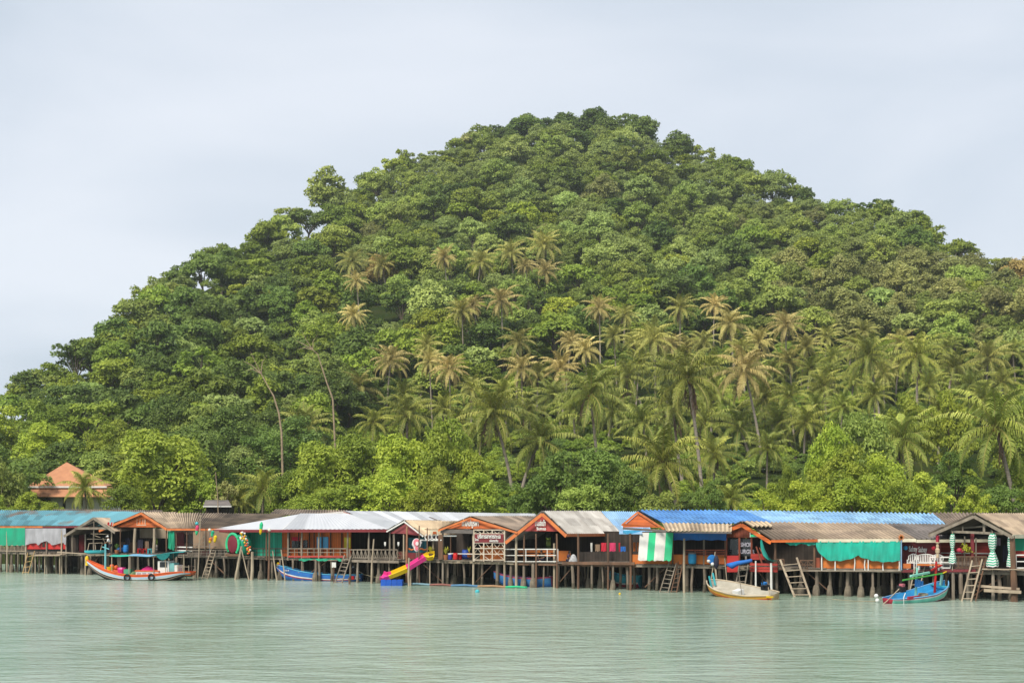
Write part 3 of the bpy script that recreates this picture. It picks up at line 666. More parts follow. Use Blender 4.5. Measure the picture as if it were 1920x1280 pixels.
P_TRQ = M("turquoise_plastic", (.06, .48, .55, 1), .4); P_WHT = M("white_plastic", (.78, .78, .77, 1), .4, (.66, .66, .64, 1)); ROPE = M("rope", (.40, .34, .22, 1), .95); METAL = M("grey_metal", (.30, .30, .31, 1), .45, metal=.6); RUB = M("black_rubber", (.018, .018, .02, 1), .8); TERRA = M("terracotta_pot", (.36, .14, .06, 1), .8)
DK = 1.98
def pile_mesh(seed, foot):
    rg = random.Random(seed); b = mb(PILE); r = rg.uniform(.085, .13); w = [rg.uniform(-.05, .05) for _ in range(6)]
    t_ = rg.uniform(.35, .62); b.tube([(w[4]*.8, w[5]*.8, t_), (w[4], w[5], .9), (0, 0, 1.86)], [r*1.0, r, r*.92], 7); b.use(TIDE); b.tube([(w[0], w[1], -2.4), (w[2], w[3], -.4), (w[4]*.8, w[5]*.8, t_)], [r*1.2, r*1.15, r*1.04], 7)
    if foot: b.use(CONC); b.lathe((w[2]*.5, w[3]*.5, 0), [(.01, -2.4), (.25, -2.4), (.27, -.2), (.25, .3), (.20, .62), (.14, .75), (.01, .76)], 9)
    o = b.build("pile"); me = o.data; bpy.data.objects.remove(o); return me
PILES = [pile_mesh(i, False) for i in range(6)]; PILEF = [pile_mesh(20+i, True) for i in range(5)]
PK = [0]
def pier(o, pa, pb, depth=23.0, foot=.4, rows=(.25, 1.7, 3.4, 5.4, 7.6, 10.2), rim=WG, zo=0.0, gap=1.3):
    A, B = Pz(pa, DK+zo, F(pa)), Pz(pb, DK+zo, F(pb)); rg = random.Random(pa)
    b = mb(DECK); nb = max(6, int((B-A).length/.42))
    for k in range(nb):      # boards laid inland, their ends uneven
        p, q = A.lerp(B, (k+.04)/nb), A.lerp(B, (k+.96)/nb); e = N*rg.uniform(-.12, .1)
        b.poly([p+e, q+e, q+N*depth, p+N*depth], (0, 0, -.06))
    b.build("deck", o)
    b = mb(rim); b.bar(A+Vector((0, 0, -.16))+N*.12, B+Vector((0, 0, -.16))+N*.12, .09, .17); b.build("rim_beam", o)
    b = mb(WB)
    for r in rows[1:]: b.bar(A+Vector((0, 0, -.15))+N*r, B+Vector((0, 0, -.15))+N*r, .12, .16)
    b.build("bearer", o)
    mb(M("shade_backing", (.030, .026, .022, 1), .95, (.016, .014, .012, 1), 1.2, .3, plank=('X', .2))).poly([A+N*11.4+Vector((0, 0, -.07)), B+N*11.4+Vector((0, 0, -.07)), B+N*11.4+Vector((0, 0, -3.6)), A+N*11.4+Vector((0, 0, -3.6))], N*.1).build("under_deck_shade", o)  # dark backing added to stand in for deep shade under the deck
    L = (B-A).length
    b = mb(WB)
    for k in range(max(1, int(L/6))):
        t = rg.uniform(.05, .85); p = A.lerp(B, t) + N*.32; q = A.lerp(B, min(.98, t + rg.uniform(1.2, 2.2)/L)) + N*.36
        if rg.random() < .5: p, q = q, p
        mb(WB).tube([p + Vector((0, 0, -.25)), q + Vector((0, 0, -1.75))], .045, 5).build("brace", o)
    for ri, r in enumerate(rows):
        n = max(2, int(L/(gap*(1 if ri else .85))))
        for k in range(n):
            t = (k+.5+rg.uniform(-.36, .36))/n
            c = bpy.data.objects.new("pile", rg.choice(PILEF if rg.random() < foot else PILES)); COL.objects.link(c); c.parent = o
            p = A.lerp(B, t) + N*(r+rg.uniform(-.2, .2)); c.location = Vector((p.x, p.y, 0)) - ORG[o.name]
            c.rotation_euler = (rg.uniform(-.05, .05), rg.uniform(-.05, .05), rg.uniform(0, 6.28)); s = rg.uniform(.75, 1.15); c.scale = (s, s, 1)
def house(name, label, pa, pb, **k):
    px = (pa+pb)/2; o = root(name, Pz(px, 0, F(px)+1), label, "stilt house", "stilt houses along the water")
    pier(o, pa, pb, **k); return o
def post(o, px, py0, py1, m=WG, r=.09, d=None, lean=0, name="post"):
    d = d or F(px); A, B = P(px+lean, py0, d), P(px, py1, d); m_ = A.lerp(B, .5) + Vector((random.uniform(-.04, .04), 0, 0))
    if py1 > 1090 or py1 > HZ + H*FP/d - 3: B.z = -.9
    return mb(m).tube([A, m_, B], [r*.85, r*.95, r], 7).build(name, o)
def roof(o, A, E, ER, R_, m, per=.3, amp=.06, name="roof", rows=2):
    q = [P(*t) for t in (A, E, ER, R_)]
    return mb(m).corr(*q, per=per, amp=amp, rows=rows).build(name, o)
def fascia(o, a, b_, m, h=.22, t=.05, name="fascia"): return mb(m).bar(P(*a), P(*b_), t, h).build(name, o)
def panel(o, a, b_, zt, zb, m, name="wall", th=.06, off=0.0):
    """upright board wall from pixel column a to b at their depths, between pixel rows zt and zb"""
    d0, d1 = F(a)+off, F(b_)+off
    q = [P(a, zt, d0), P(b_, zt, d1), P(b_, zb, d1), P(a, zb, d0)]
    return mb(m).poly(q, N*th).build(name, o)
def panelz(o, a, b_, z0, z1, m, name="wall", th=.06, off=0.0):
    d0, d1 = F(a)+off, F(b_)+off
    return mb(m).poly([Pz(a, z1, d0), Pz(b_, z1, d1), Pz(b_, z0, d1), Pz(a, z0, d0)], N*th).build(name, o)
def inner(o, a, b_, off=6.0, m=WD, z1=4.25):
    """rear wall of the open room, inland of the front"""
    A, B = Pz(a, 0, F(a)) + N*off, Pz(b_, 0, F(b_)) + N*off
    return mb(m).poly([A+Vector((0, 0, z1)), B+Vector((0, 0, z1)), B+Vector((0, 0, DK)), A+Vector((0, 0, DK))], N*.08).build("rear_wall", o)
def gable(o, L, A, R_, base, m, barge, face=True, back=.45, bw=.20, drop=.06):
    """gable end: infill boards down to pixel row base, with barge boards along the verge"""
    Lp, Ap, Rp = P(*L), P(*A), P(*R_); dz = Vector((0, 0, -drop))
    if face:
        zb = P(A[0], base, A[2]).z; k = N*back
        def cut(p):
            t = min(1, (Ap.z-.12-zb)/max(.01, Ap.z-p.z)); return Ap.lerp(p, t)
        a, l, r = Ap+k+Vector((0, 0, -.12)), cut(Lp)+k, cut(Rp)+k; l.z = r.z = zb
        mb(m).poly([a, r, l], N*.05).build("gable", o)
    if barge:
        mb(barge).bar(Lp+dz-N*.04, Ap+dz-N*.04, .045, bw).build("barge_board", o)
        mb(barge).bar(Ap+dz-N*.04, Rp+dz-N*.04, .045, bw).build("barge_board", o)
def rail(o, a, b_, top, bot, m=WG, n=8, style='x', d=None, name="railing", r=.035, mid=True):
    b = mb(m); f = (lambda p: d) if d else F
    for k in range(n+1):
        p = a+(b_-a)*k/n; b.bar(P(p, top, f(p)), P(p, bot, f(p)), r*1.6)
        if k < n:
            p2 = a+(b_-a)*(k+1)/n
            if style == 'x':
                b.bar(P(p, top, f(p)-.03), P(p2, bot, f(p2)-.03), r); b.bar(P(p, bot, f(p)+.03), P(p2, top, f(p2)+.03), r)
            elif style == 'zig':
                m_ = (p+p2)/2; b.bar(P(p, top, f(p)-.03), P(m_, bot, f(m_)-.03), r); b.bar(P(m_, bot, f(m_)-.03), P(p2, top, f(p2)-.03), r)
            elif style == 'bars':
                for j in (1, 2): q = p+(p2-p)*j/3; b.bar(P(q, top, f(q)), P(q, bot, f(q)), r)
    b.bar(P(a, top, f(a)), P(b_, top, f(b_)), r*2.2, r*2); b.bar(P(a, bot, f(a)), P(b_, bot, f(b_)), r*2, r*1.6)
    if mid: b.bar(P(a, (top+bot)/2, f(a)), P(b_, (top+bot)/2, f(b_)), r*1.5)
    return b.build(name, o)
def drape(name, label, cat, a, b_, top, bot, mats, off=-.12, folds=7, amp=.10, bottom=None, kick=0.0, group=None, da=None, db=None, topf=None):
    """cloth hung from pixel row top down to bot, creased and uneven along its hem"""
    d0, d1 = (F(a)+off if da is None else da), (F(b_)+off if db is None else db); b = MB(); b.smooth = True
    ms = mats if isinstance(mats, list) else [(1.0, mats)]; ph = random.uniform(0, 6)
    n = max(24, int(abs(b_-a)/2)); nv = 8; u0 = 0
    for ue, m in ms:
        b.use(m); k = max(2, int(n*(ue-u0)))
        def fn(s, v, u0=u0, ue=ue):
            u = u0+(ue-u0)*s; px = a+(b_-a)*u; d = d0+(d1-d0)*u
            tp = topf(u) if topf else top
            bt = (bottom(u) if bottom else bot) + .6*math.sin(u*folds*6.28+ph)
            w = amp*(.3+.7*v)*math.sin(u*folds*6.28+ph+.8*math.sin(v*3)) + .3*amp*math.sin(u*folds*17+v*4)
            p = P(px, tp+(bt-tp)*v, d); return p - N*(w + kick*v)
        b.grid(fn, k, nv); u0 = ue
    return thing1(b, name, label, cat, group)

# 1 ---- turquoise roofed house
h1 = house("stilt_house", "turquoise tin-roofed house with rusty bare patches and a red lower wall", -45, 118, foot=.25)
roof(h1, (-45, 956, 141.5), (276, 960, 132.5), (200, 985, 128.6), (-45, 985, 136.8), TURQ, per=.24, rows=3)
fascia(h1, (-45, 987.5, 136.7), (80, 987.5, 132.3), ORT, .16); fascia(h1, (80, 987.8, 132.3), (165, 987, 129.6), MAR, .16)
inner(h1, -45, 118, 5.0)
panel(h1, 48, 123, 1015, 1029, RED, "lower_wall", off=.12)
mb(WD).poly([P(79, 1016, F(79)+.09), P(84, 1016, F(84)+.09), P(84, 1025, F(84)+.09), P(79, 1025, F(79)+.09)], N*.02).build("hatch", h1)
rail(h1, -45, 47, 1022, 1033, WL, 14, 'bars', mid=False)
for px in (-10, 13, 48, 88, 116): post(h1, px, 990, 1075, WL if px != 88 else WG, .085)
drape("netting_screen", "green shade netting hung under the turquoise roof beside the grey sheet", "netting", -44, 47, 989, 1022, C_GRN, folds=9, amp=.05)
drape("sheet_screen", "wrinkled grey plastic sheet hung over the red lower wall", "tarpaulin", 48, 124, 990, 1020, C_GREY, folds=6, amp=.1, bottom=lambda u: 1021-3.5*math.sin(u*9)**2 - (4 if .35 < u < .55 else 0))
hb = root("stilt_house", Pz(200, 0, 148), "low brown-roofed house showing only its ridge behind the turquoise roof", "stilt house", "stilt houses along the water")
roof(hb, (100, 955, 152), (306, 957, 142), (300, 972, 138), (95, 970, 148), RBRN); panelz(hb, 110, 290, 1.2, 5.0, WD, off=17)
# 2 ---- grey plank shack
h2 = house("stilt_house", "unpainted grey plank shack with open front, pole frame and drying racks", 118, 212, foot=.5, zo=-.03)
d2 = 128.6
roof(h2, (176, 971, d2), (262, 973, d2+9), (290, 990, d2+6.5), (214, 996, d2-1.5), RTAN)
roof(h2, (262, 973, d2+9), (176, 971, d2), (122, 1003, d2+.6), (200, 1000, d2+9), RBRN)
gable(h2, (120, 1004, d2+.6), (176, 970, d2), (216, 997, d2-1.6), 990, WG, WG, face=False, bw=.22)
mb(WG).bar(P(140, 990, d2+.3), P(206, 990, d2-.9), .07, .2).build("tie_beam", h2); mb(WG).bar(P(176, 972, d2+.1), P(176, 990, d2+.1), .08).build("king_post", h2)
mb(WG).bar(P(140, 991, d2+.25), P(184, 975, d2+.1), .05, .1).build("brace", h2)
inner(h2, 118, 212, 4.5, z1=4.3)
panelz(h2, 126, 146, DK, 3.35, WD, off=.6); panelz(h2, 148, 160, DK, 3.6, MAR, "side_panel", off=2.2)
for px, t in ((124, 1001), (136, 996), (160, 1000), (176, 990), (209, 996)): post(h2, px, t, 1040 if px in (136, 176) else 1075, WG, .075)
b = mb(WL)
for a_, c_ in (((170, 1000), (205, 1001)), ((163, 1010), (203, 1010)), ((167, 1018), (192, 1017)), ((176, 1003), (188, 1007)), ((167, 1018), (164, 1033)), ((192, 1017), (188, 1033)), ((178, 1018), (179, 1030)), ((193, 1008), (199, 1022))): b.bar(P(*a_, F(170)-.1), P(*c_, F(185)-.1), .045)
b.build("drying_frame", h2)
b = mb(WL)
for k in range(7): b.bar(Pz(62+k, 1.66+.012*k, F(62)-1.3+k*.18), Pz(122, 1.72+.012*k, F(122)-1.2+k*.2), .14, .03)
for px in (66, 84, 112): b.tube([Pz(px, 1.7, F(px)-1.0), Pz(px, -1, F(px)-1.0)], .06, 6)
o = thing1(b, "gangplank", "narrow pale plank walkway on poles below the red lower wall", "walkway")
b = mb(WL)
for k in range(5): b.bar(Pz(108, 2.02+.01*k, F(110)-1.6+k*.2), Pz(207, 1.84, F(207)-1.2+k*.2), .15, .035)
for px in (160, 198): b.tube([Pz(px, 1.9, F(px)-1.1), Pz(px, -1, F(px)-1.1)], .07, 6)
thing1(b, "gangplank", "worn plank staging along the front of the grey shack", "walkway")
b = mb(P_TRQ); b.lathe(Pz(178, 1.95, F(178)-.9), [(.01, 0), (.7, .02), (.95, .12), (1.0, .3), (.95, .3), (.88, .14), (.01, .1)], 14, (1, .45, 1))
thing1(b, "basin", "pale turquoise oval basin on the staging before the grey shack", "basin")
# 3 ---- orange gable without writing
h3 = house("stilt_house", "open house with plain orange gable and long tan roof next to the grey shack", 212, 430, foot=.45)
dA = F(265)
roof(h3, (265, 961, dA), (545, 964, dA+14), (450, 991, F(450)+.4), (313, 990, F(313)-.3), RTAN, rows=3)
roof(h3, (330, 961, dA+11), (265, 961, dA), (186, 994, F(186)-.2), (240, 990, F(186)+9), RTAN)
gable(h3, (186, 994, F(186)-.3), (265, 961, dA), (313, 991, F(313)-.4), 988, OR, ORT)
fascia(h3, (313, 992, F(313)-.4), (436, 992.5, F(436)+.3), ORT, .17)
b = mb(M("chalk_paint", (.66, .45, .33, 1), .9))
zt_ = P(265, 978, F(265)+.33)
for k, (w_, x_) in enumerate(((.05, -.5), (.05, -.16), (.05, .18), (.09, .42))): b.box(zt_ + U*x_, (w_, .02, .5), RZ)
b.box(zt_ + Vector((0, 0, -.28)), (1.1, .02, .07), RZ); b.build("faded_lettering", h3)
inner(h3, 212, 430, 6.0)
for px, t in ((208, 995), (252, 990), (288, 990)): post(h3, px, t, 1036, WL, .14 if px > 240 else .07, F(px)-.1, lean=1.5)
for px in (226, 312, 330, 350, 386): post(h3, px, 990, 1034, WB, .06)
panelz(h3, 226, 262, DK, 2.9, WB, "stall_front", off=4); panelz(h3, 262, 320, 3.3, 4.2, WL, "inner_screen", off=4.5); panelz(h3, 330, 345, DK, 3.9, MAR, "inner_screen", off=3)
panelz(h3, 342, 364, 2.9, 3.7, M("grey_board", (.34, .31, .30, 1), .8), "inner_screen", off=3.5)
b = mb(WHP)
for z in (2.35, 2.65): b.bar(Pz(328, z, F(328)+.3), Pz(361, z, F(361)+.3), .05, .1)
b.build("railing", h3)
rail(h3, 352, 430, 1031, 1043, WG, 9, 'bars')
panel(h3, 376, 396, 1031, 1043, MAR, "lower_wall", off=.1)
b = mb(C_BRN)
b.poly([P(362, 994, F(362)), P(432, 995, F(432)), P(432, 1029, F(432)), P(362, 1027, F(362))], N*.04); b.build("canvas_wall", h3)
b = mb(WG)
for a_, c_ in (((362, 1024), (432, 1024)), ((362, 1020), (385, 1016)), ((384, 995), (384, 1029)), ((408, 995), (408, 1029)), ((366, 1028), (384, 1002))): b.bar(P(*a_, F(400)-.15), P(*c_, F(400)-.15), .05)
b.build("wall_battens", h3)
drape("hanging_net", "bundled green fishing net hanging under the plain orange gable's eave", "net", 315, 327, 995, 1031, C_GRN, folds=2, amp=.16, bottom=lambda u: 1027+4*u)
# 4 ---- white hipped hall
h4 = house("stilt_house", "hall under the white metal hip roof, painted green and orange behind its railing", 430, 745, foot=.35)
e4 = [P(395, 992, F(470)+2.0), P(530, 992, F(530)-.6), P(728, 991.5, F(728)-.5), P(563, 963, F(563)+4.6), P(652, 963.5, F(652)+4.6)]
mb(RWHT).corr(e4[3], e4[4], e4[2], e4[1], .2, .018, 1).build("roof", h4)
mb(RWHT).poly([e4[0], e4[1], e4[3]], (0, 0, -.03)).build("roof", h4)
mb(RWHT).poly([e4[4], e4[4]+N*4, e4[2]+N*7, e4[2]], (0, 0, -.03)).build("roof", h4)
mb(RWHT).poly([e4[3]+N*.01, e4[0], e4[0]+N*9, e4[4]+N*9], (0, 0, -.03)).build("roof", h4)
mb(WHP).tube([e4[3], e4[1]], .045, 5).build("hip_cap", h4); mb(WHP).tube([e4[3], e4[4]], .05, 5).build("ridge_cap", h4)
dz = Vector((0, 0, -.13)); mb(MAR).bar(e4[0]+dz, e4[1]+dz, .05, .22).build("fascia", h4); mb(MAR).bar(e4[1]+dz, e4[2]+dz, .05, .22).build("fascia", h4)
inner(h4, 528, 745, 6.5)
panelz(h4, 432, 528, DK, 4.25, TEALW, "green_wall", off=1.5); panelz(h4, 529, 658, DK, 4.3, ORW, "orange_wall", off=1.5)
def shutter(px, w, t, bt, m, nm="shutter"): return mb(m).poly([P(px, t, F(px)+1.4), P(px+w, t, F(px+w)+1.4), P(px+w, bt, F(px+w)+1.4), P(px, bt, F(px)+1.4)], N*.05).build(nm, h4)
SHB = M("blue_shutter", (.12, .46, .80, 1), .5); SHY = M("yellow_shutter", (.80, .62, .02, 1), .5)
shutter(594, 9.5, 1006, 1028, SHB); shutter(605, 10, 1006, 1028, SHB); shutter(645, 12, 1007, 1027, SHY); shutter(547, 17, 1007, 1027, GLASS, "window"); shutter(568, 8, 1012, 1027, GLASS, "window")
for px in (543, 560, 580, 589, 603.6, 620, 641): mb(WD).bar(P(px, 998, F(px)+1.3), P(px, 1040, F(px)+1.3), .09).build("stud", h4)
for px in (500, 540, 566, 598, 652, 692, 731, 738): post(h4, px, 997, 1050, WG if px != 500 else WB, .085)
rail(h4, 470, 540, 1028, 1043, WD, 6, '', r=.04); rail(h4, 540, 650, 1028, 1042, WG, 9, '', r=.035)
rail(h4, 655, 745, 1030, 1045, WG, 12, 'zig', r=.04, mid=False)
mb(WG).bar(P(660, 1051, F(660)-.1), P(748, 1053, F(748)-.1), .08, .2).build("rim_beam", h4)
mb(RED).bar(P(540, 1043, F(540)-.06), P(648, 1043, F(648)-.06), .05, .1).build("skirting", h4)
drape("red_curtain", "short bright red curtain over the dark window of the orange wall", "curtain", 547, 563, 1006, 1013, C_RED, off=1.3, folds=4, amp=.03)
drape("green_net", "thin green net slung under the deck edge behind the blue longtail boat", "net", 560, 640, 1047, 1051, C_GRN, off=-.25, folds=6, amp=.05, bottom=lambda u: 1050+1.6*math.sin(u*14))
# 5 ---- long pale metal roof behind
h5 = root("stilt_house", Pz(820, 0, F(820)+14), "long pale grey metal roof with maroon verge behind the maroon gable", "stilt house", "stilt houses along the water")
q5 = [P(645, 958, 125), P(1003, 963, 141), P(1015, 990, 128), P(725, 989, 117.2)]
mb(RWHT).corr(*q5, .2, .016, 1).build("roof", h5); mb(RWHT).poly([q5[0], q5[1], q5[1]+N*6+Vector((0, 0, -1.5)), q5[0]+N*6+Vector((0, 0, -1.5))], (0, 0, -.03)).build("roof", h5)
dz = Vector((-.05, 0, -.12)); mb(REDG).bar(q5[0]+dz, q5[3]+dz, .06, .2).build("barge_board", h5); mb(MAR).bar(q5[3]+dz, P(775, 989.5, 116.6)+dz, .06, .25).build("fascia", h5)
mb(RGRY).poly([P(598, 962, 128), q5[0], q5[3], P(640, 985, 121)], (0, 0, -.03)).build("lean_to", h5)
panelz(h5, 750, 960, 1.0, 4.8, WD, off=12); mb(RDRK).bar(P(806, 969, 121.5), P(818, 974, 119.6), .2, .03).build("roof_patch", h5)
b5 = root("stilt_house", Pz(580, 0, 140), "brown tiled roof ridge peeping out behind the white hip roof", "stilt house", "stilt houses along the water")
roof(b5, (518, 955, 143), (650, 957, 139), (655, 968, 136), (505, 965, 140), RBRN); panelz(b5, 515, 640, 1.0, 5.0, WD, off=16)
# 6 ---- small maroon gable with the slide
h6 = house("stilt_house", "small snack bar with a steep maroon gable and pale tan roof behind the slide", 745, 826, foot=.2, zo=.02)
d6 = F(760)
roof(h6, (758, 976, d6), (885, 977, d6+8), (860, 1003, d6+4), (794, 1004, F(794)-.5), RTAN2, per=.2)
roof(h6, (830, 976, d6+7), (758, 976, d6), (725, 995, F(725)-.6), (790, 990, d6+6), RGRY)
gable(h6, (725, 995, F(725)-.7), (758, 976, d6-.2), (794, 1004, F(794)-.7), 1000, MAR, WHP, bw=.1)
mb(MAR).poly([P(733, 995, F(733)-.1), P(790, 1001, F(790)-.1), P(790, 1004, F(790)-.1), P(733, 998, F(733)-.1)], N*.04).build("valance", h6)
inner(h6, 745, 826, 5)
for px, t, m in ((739, 998, WG), (757, 1000, WL), (785, 1010, WG), (812, 1000, WL), (829, 1006, WB)): post(h6, px, t, 1048, m, .07)
panelz(h6, 766, 800, 2.5, 3.7, M("teal_boards", (.02, .20, .26, 1), .6, plank=('X', .2)), "bar_wall", off=1.2); panelz(h6, 748, 800, DK, 2.5, MAR, "bar_front", off=.5)
b = mb(OR2)
for k in range(6): b.tube([P(766+k*6, 1028+(k % 2)*3, F(770)+.4), P(772+k*6, 1031-(k % 2)*3, F(770)+.4)], .07, 5)
b.build("wavy_trim", h6)
mb(M("dark_purple_board", (.07, .03, .05, 1), .7)).poly([P(803, 1004, F(803)-.3), P(826, 1004, F(826)-.3), P(826, 1012, F(826)-.3), P(803, 1012, F(803)-.3)], N*.05).build("signboard", h6)
text("COCO", .62, P(810, 1007, F(810)-.4), WHP, "lettering", h6, width=1.35)
mb(WHP).bar(P(788, 1012, F(788)-.35), P(828, 1012, F(828)-.35), .06, .1).build("sign_rail", h6)
rail(h6, 746, 760, 1034, 1047, WB, 2, 'x')
mb(WB).bar(P(826, 1002, F(826)-.2), P(826, 1048, F(826)-.2), .36, .36).build("corner_pier", h6)
# 7 ---- orange gable with white lettering
h7 = house("stilt_house", "restaurant with wide low orange gable carrying white lettering and brown roof", 826, 962, foot=.1, rim=WL)
d7 = F(882)
roof(h7, (882, 969, d7), (1010, 968, d7+10), (1030, 990, d7+6), (970, 996, F(970)-.3), RBRN)
roof(h7, (960, 969, d7+9), (882, 969, d7), (822, 992, F(822)-.3), (880, 990, d7+8), RTAN2)
gable(h7, (822, 993, F(822)-.4), (882, 969.5, d7-.2), (970, 997, F(970)-.5), 991, OR, ORT, bw=.14, back=.25)
text("ท่าใหม่บูรพา", .62, P(882, 981, F(882)-.12), WHP, "lettering", h7, width=1.5); text("ครัว", .22, P(876, 990, F(876)-.05), WHP, "lettering", h7, width=.6); text("อาหารทะเล", .22, P(896, 990, F(896)-.05), WHP, "lettering", h7, width=.75)
inner(h7, 826, 962, 6)
for px in (830, 887, 946): post(h7, px, 993, 1100, WL if px > 850 else WG, .09)
for px in (845, 916): post(h7, px, 996, 1040, WB, .06, F(px)+2.5)
mb(RDRK).poly([P(826, 992, F(826)-.25), P(888, 993, F(888)-.25), P(888, 1000, F(888)-.25), P(826, 999, F(826)-.25)], N*.04).build("valance", h7)
mb(WHP).bar(P(829, 1004, F(829)), P(856, 1004, F(856)), .05, .1).build("cross_rail", h7)
panelz(h7, 900, 944, DK, 3.1, OR2, "counter_front", off=2.0); mb(WHP).bar(P(840, 1037, F(840)+.3), P(888, 1038, F(888)+.3), .3, .05).build("counter_top", h7)
b = mb(WG)
for k in range(6): b.bar(P(836+k*10, 1050, F(836+k*10)-.14), P(836+k*10, 1056, F(836+k*10)-.14), .06)
b.bar(P(832, 1050, F(832)-.16), P(888, 1051, F(888)-.16), .06, .07); b.build("rim_beam", h7)
# lattice frame with signboard
sf = root("lattice_sign", Pz(917, DK, F(917)-.35), "tall white lattice frame holding a maroon signboard beside the orange lettered gable", "sign")
b = mb(M('cream_lattice', (.66, .58, .48, 1), .7, (.48, .38, .28, 1), 2)); f_ = lambda p: F(p)-.35
for px in (888.5, 907, 923, 946): b.bar(P(px, 993, f_(px)), P(px, 1052, f_(px)), .09)
for py in (993, 1000, 1017, 1027.5, 1038, 1049): b.bar(P(888, py, f_(888)-.02), P(946, py, f_(946)-.02), .05, .07)
for k in range(4):
    for (y0, y1) in ((994, 1000), (1017, 1027), (1028, 1038), (1038, 1049)):
        if y0 == 1038 and k % 2: continue
        w_ = 14.5 if y0 < 1030 else (14.5 if y0 == 1028 else 29); a_ = 888.5+k*14.5
        b.bar(P(a_, y1, f_(a_)-.03), P(a_+w_/2, y0, f_(a_)-.03), .032); b.bar(P(a_+w_/2, y0, f_(a_)-.035), P(min(946, a_+w_), y1, f_(a_+w_)-.035), .032)
b.build("lattice", sf)
sg = mb(MAR).poly([P(890, 1000.5, f_(890)-.07), P(944, 1000.5, f_(944)-.07), P(944, 1016.5, f_(944)-.07), P(890, 1016.5, f_(890)-.07)], N*.03).build("signboard", sf)
text("บริการอาหารทะเล", .42, P(917, 1005.5, f_(917)-.12), WHP, "lettering", sf, width=2.0); text("โทร", .22, P(894, 1011.5, f_(894)-.12), WHP, "lettering", sf); text("เปิดทุกวัน", .24, P(926, 1013.5, f_(926)-.12), WHP, "lettering", sf, width=.75)
# 8 ---- red gable
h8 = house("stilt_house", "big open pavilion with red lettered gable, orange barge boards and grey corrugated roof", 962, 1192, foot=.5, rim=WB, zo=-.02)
d8 = F(1017)
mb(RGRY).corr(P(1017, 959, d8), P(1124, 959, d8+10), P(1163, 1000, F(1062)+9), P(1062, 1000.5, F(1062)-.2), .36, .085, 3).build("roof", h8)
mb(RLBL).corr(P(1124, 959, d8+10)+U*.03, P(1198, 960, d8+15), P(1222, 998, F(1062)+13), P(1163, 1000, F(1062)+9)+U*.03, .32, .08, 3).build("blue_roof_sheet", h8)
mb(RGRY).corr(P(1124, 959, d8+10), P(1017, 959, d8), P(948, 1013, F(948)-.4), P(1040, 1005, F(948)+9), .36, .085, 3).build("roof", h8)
gable(h8, (948, 1014, F(948)-.5), (1017, 960, d8-.15), (1062, 1001.5, F(1062)-.4), 995.5, REDG, ORT, bw=.24, drop=.14)
fascia(h8, (1062, 1003, F(1062)-.3), (1163, 1002, F(1062)+8.9), ORT, .22)
text("ร้านเล่นน้ำ", .55, P(1013, 981, F(1013)-.05), WHP, "lettering", h8, width=.9); text("ริมทะเล", .3, P(1015, 991, F(1015)-.05), WHP, "lettering", h8, width=.8)
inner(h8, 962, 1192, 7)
for px, r, m in ((968, .11, WL), (983, .07, WB), (1005, .08, WB), (1044, .09, WB), (1084, .10, WB), (1140, .09, WB), (1182, .10, WB)): post(h8, px, 1000, 1110 if r > .075 else 1054, m, r)
for px in (1039,): post(h8, px, 1018, 1110, WL, .1, F(px)+.4)
rail(h8, 946, 1046, 1029, 1052, WHP, 5, '', r=.035); mb(OR2).poly([P(1047, 1032, F(1047)+1.8), P(1070, 1032, F(1070)+1.8), P(1070, 1051, F(1070)+1.8), P(1047, 1051, F(1047)+1.8)], N*.05).build("counter_front", h8)
b = mb(OR2)
for z in (1033, 1040): b.bar(P(972, z, F(972)+1.6), P(1040, z, F(1040)+1.6), .05, .2)
b.build("bench_back", h8)
mb(WD).poly([P(1086, 1034, F(1086)+.8), P(1180, 1034, F(1180)+.8), P(1180, 1052, F(1180)+.8), P(1086, 1052, F(1086)+.8)], N*.06).build("parapet", h8)
b = mb(WB); b.bar(P(1054, 1055, F(1054)-.12), P(1190, 1056, F(1190)-.12), .07, .22); b.build("rim_beam", h8)
for k, (a_, w_, t_, bt_, m_, lab) in enumerate(((1107, 4, 1017, 1034, C_WHT, "white towel"), (1127, 10, 1017, 1033, C_RED, "red cloth"), (1143, 11, 1017, 1033, C_PNK, "pink cloth"), (1160, 3, 1017, 1035, C_RED, "narrow red scarf"), (1164, 9, 1024, 1033, C_BLU, "blue cloth"), (1116, 9, 1020, 1033, C_BRN, "brown sack"), (1187, 5, 1016, 1033, OR2, "orange lifejacket"), (1194, 6, 1016, 1033, OR2, "second orange lifejacket"))):
    drape("hanging_laundry", f"{lab} hanging on a line inside the big open pavilion", "laundry", a_, a_+w_, t_, bt_, m_, off=1.2, folds=1.5, amp=.06, group="clothes hung in the pavilion")
# 9 ---- blue roofed house
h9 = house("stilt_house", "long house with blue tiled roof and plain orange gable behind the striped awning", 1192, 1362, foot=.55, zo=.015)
D9 = 107.6
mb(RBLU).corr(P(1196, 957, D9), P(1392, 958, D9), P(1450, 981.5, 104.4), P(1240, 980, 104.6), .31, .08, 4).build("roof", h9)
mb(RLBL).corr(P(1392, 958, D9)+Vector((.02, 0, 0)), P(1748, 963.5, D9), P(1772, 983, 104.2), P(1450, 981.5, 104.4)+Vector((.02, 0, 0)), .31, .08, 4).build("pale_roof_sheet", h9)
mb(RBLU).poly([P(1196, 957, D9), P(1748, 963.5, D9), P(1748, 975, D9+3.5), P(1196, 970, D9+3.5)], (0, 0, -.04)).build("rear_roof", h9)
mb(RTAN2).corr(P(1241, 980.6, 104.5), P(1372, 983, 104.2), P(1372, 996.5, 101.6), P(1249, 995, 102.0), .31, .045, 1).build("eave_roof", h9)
gable(h9, (1166, 983, 107.9), (1196, 958.5, D9-.1), (1247, 991, 103.2), 987, OR, ORT, bw=.14, back=.15)
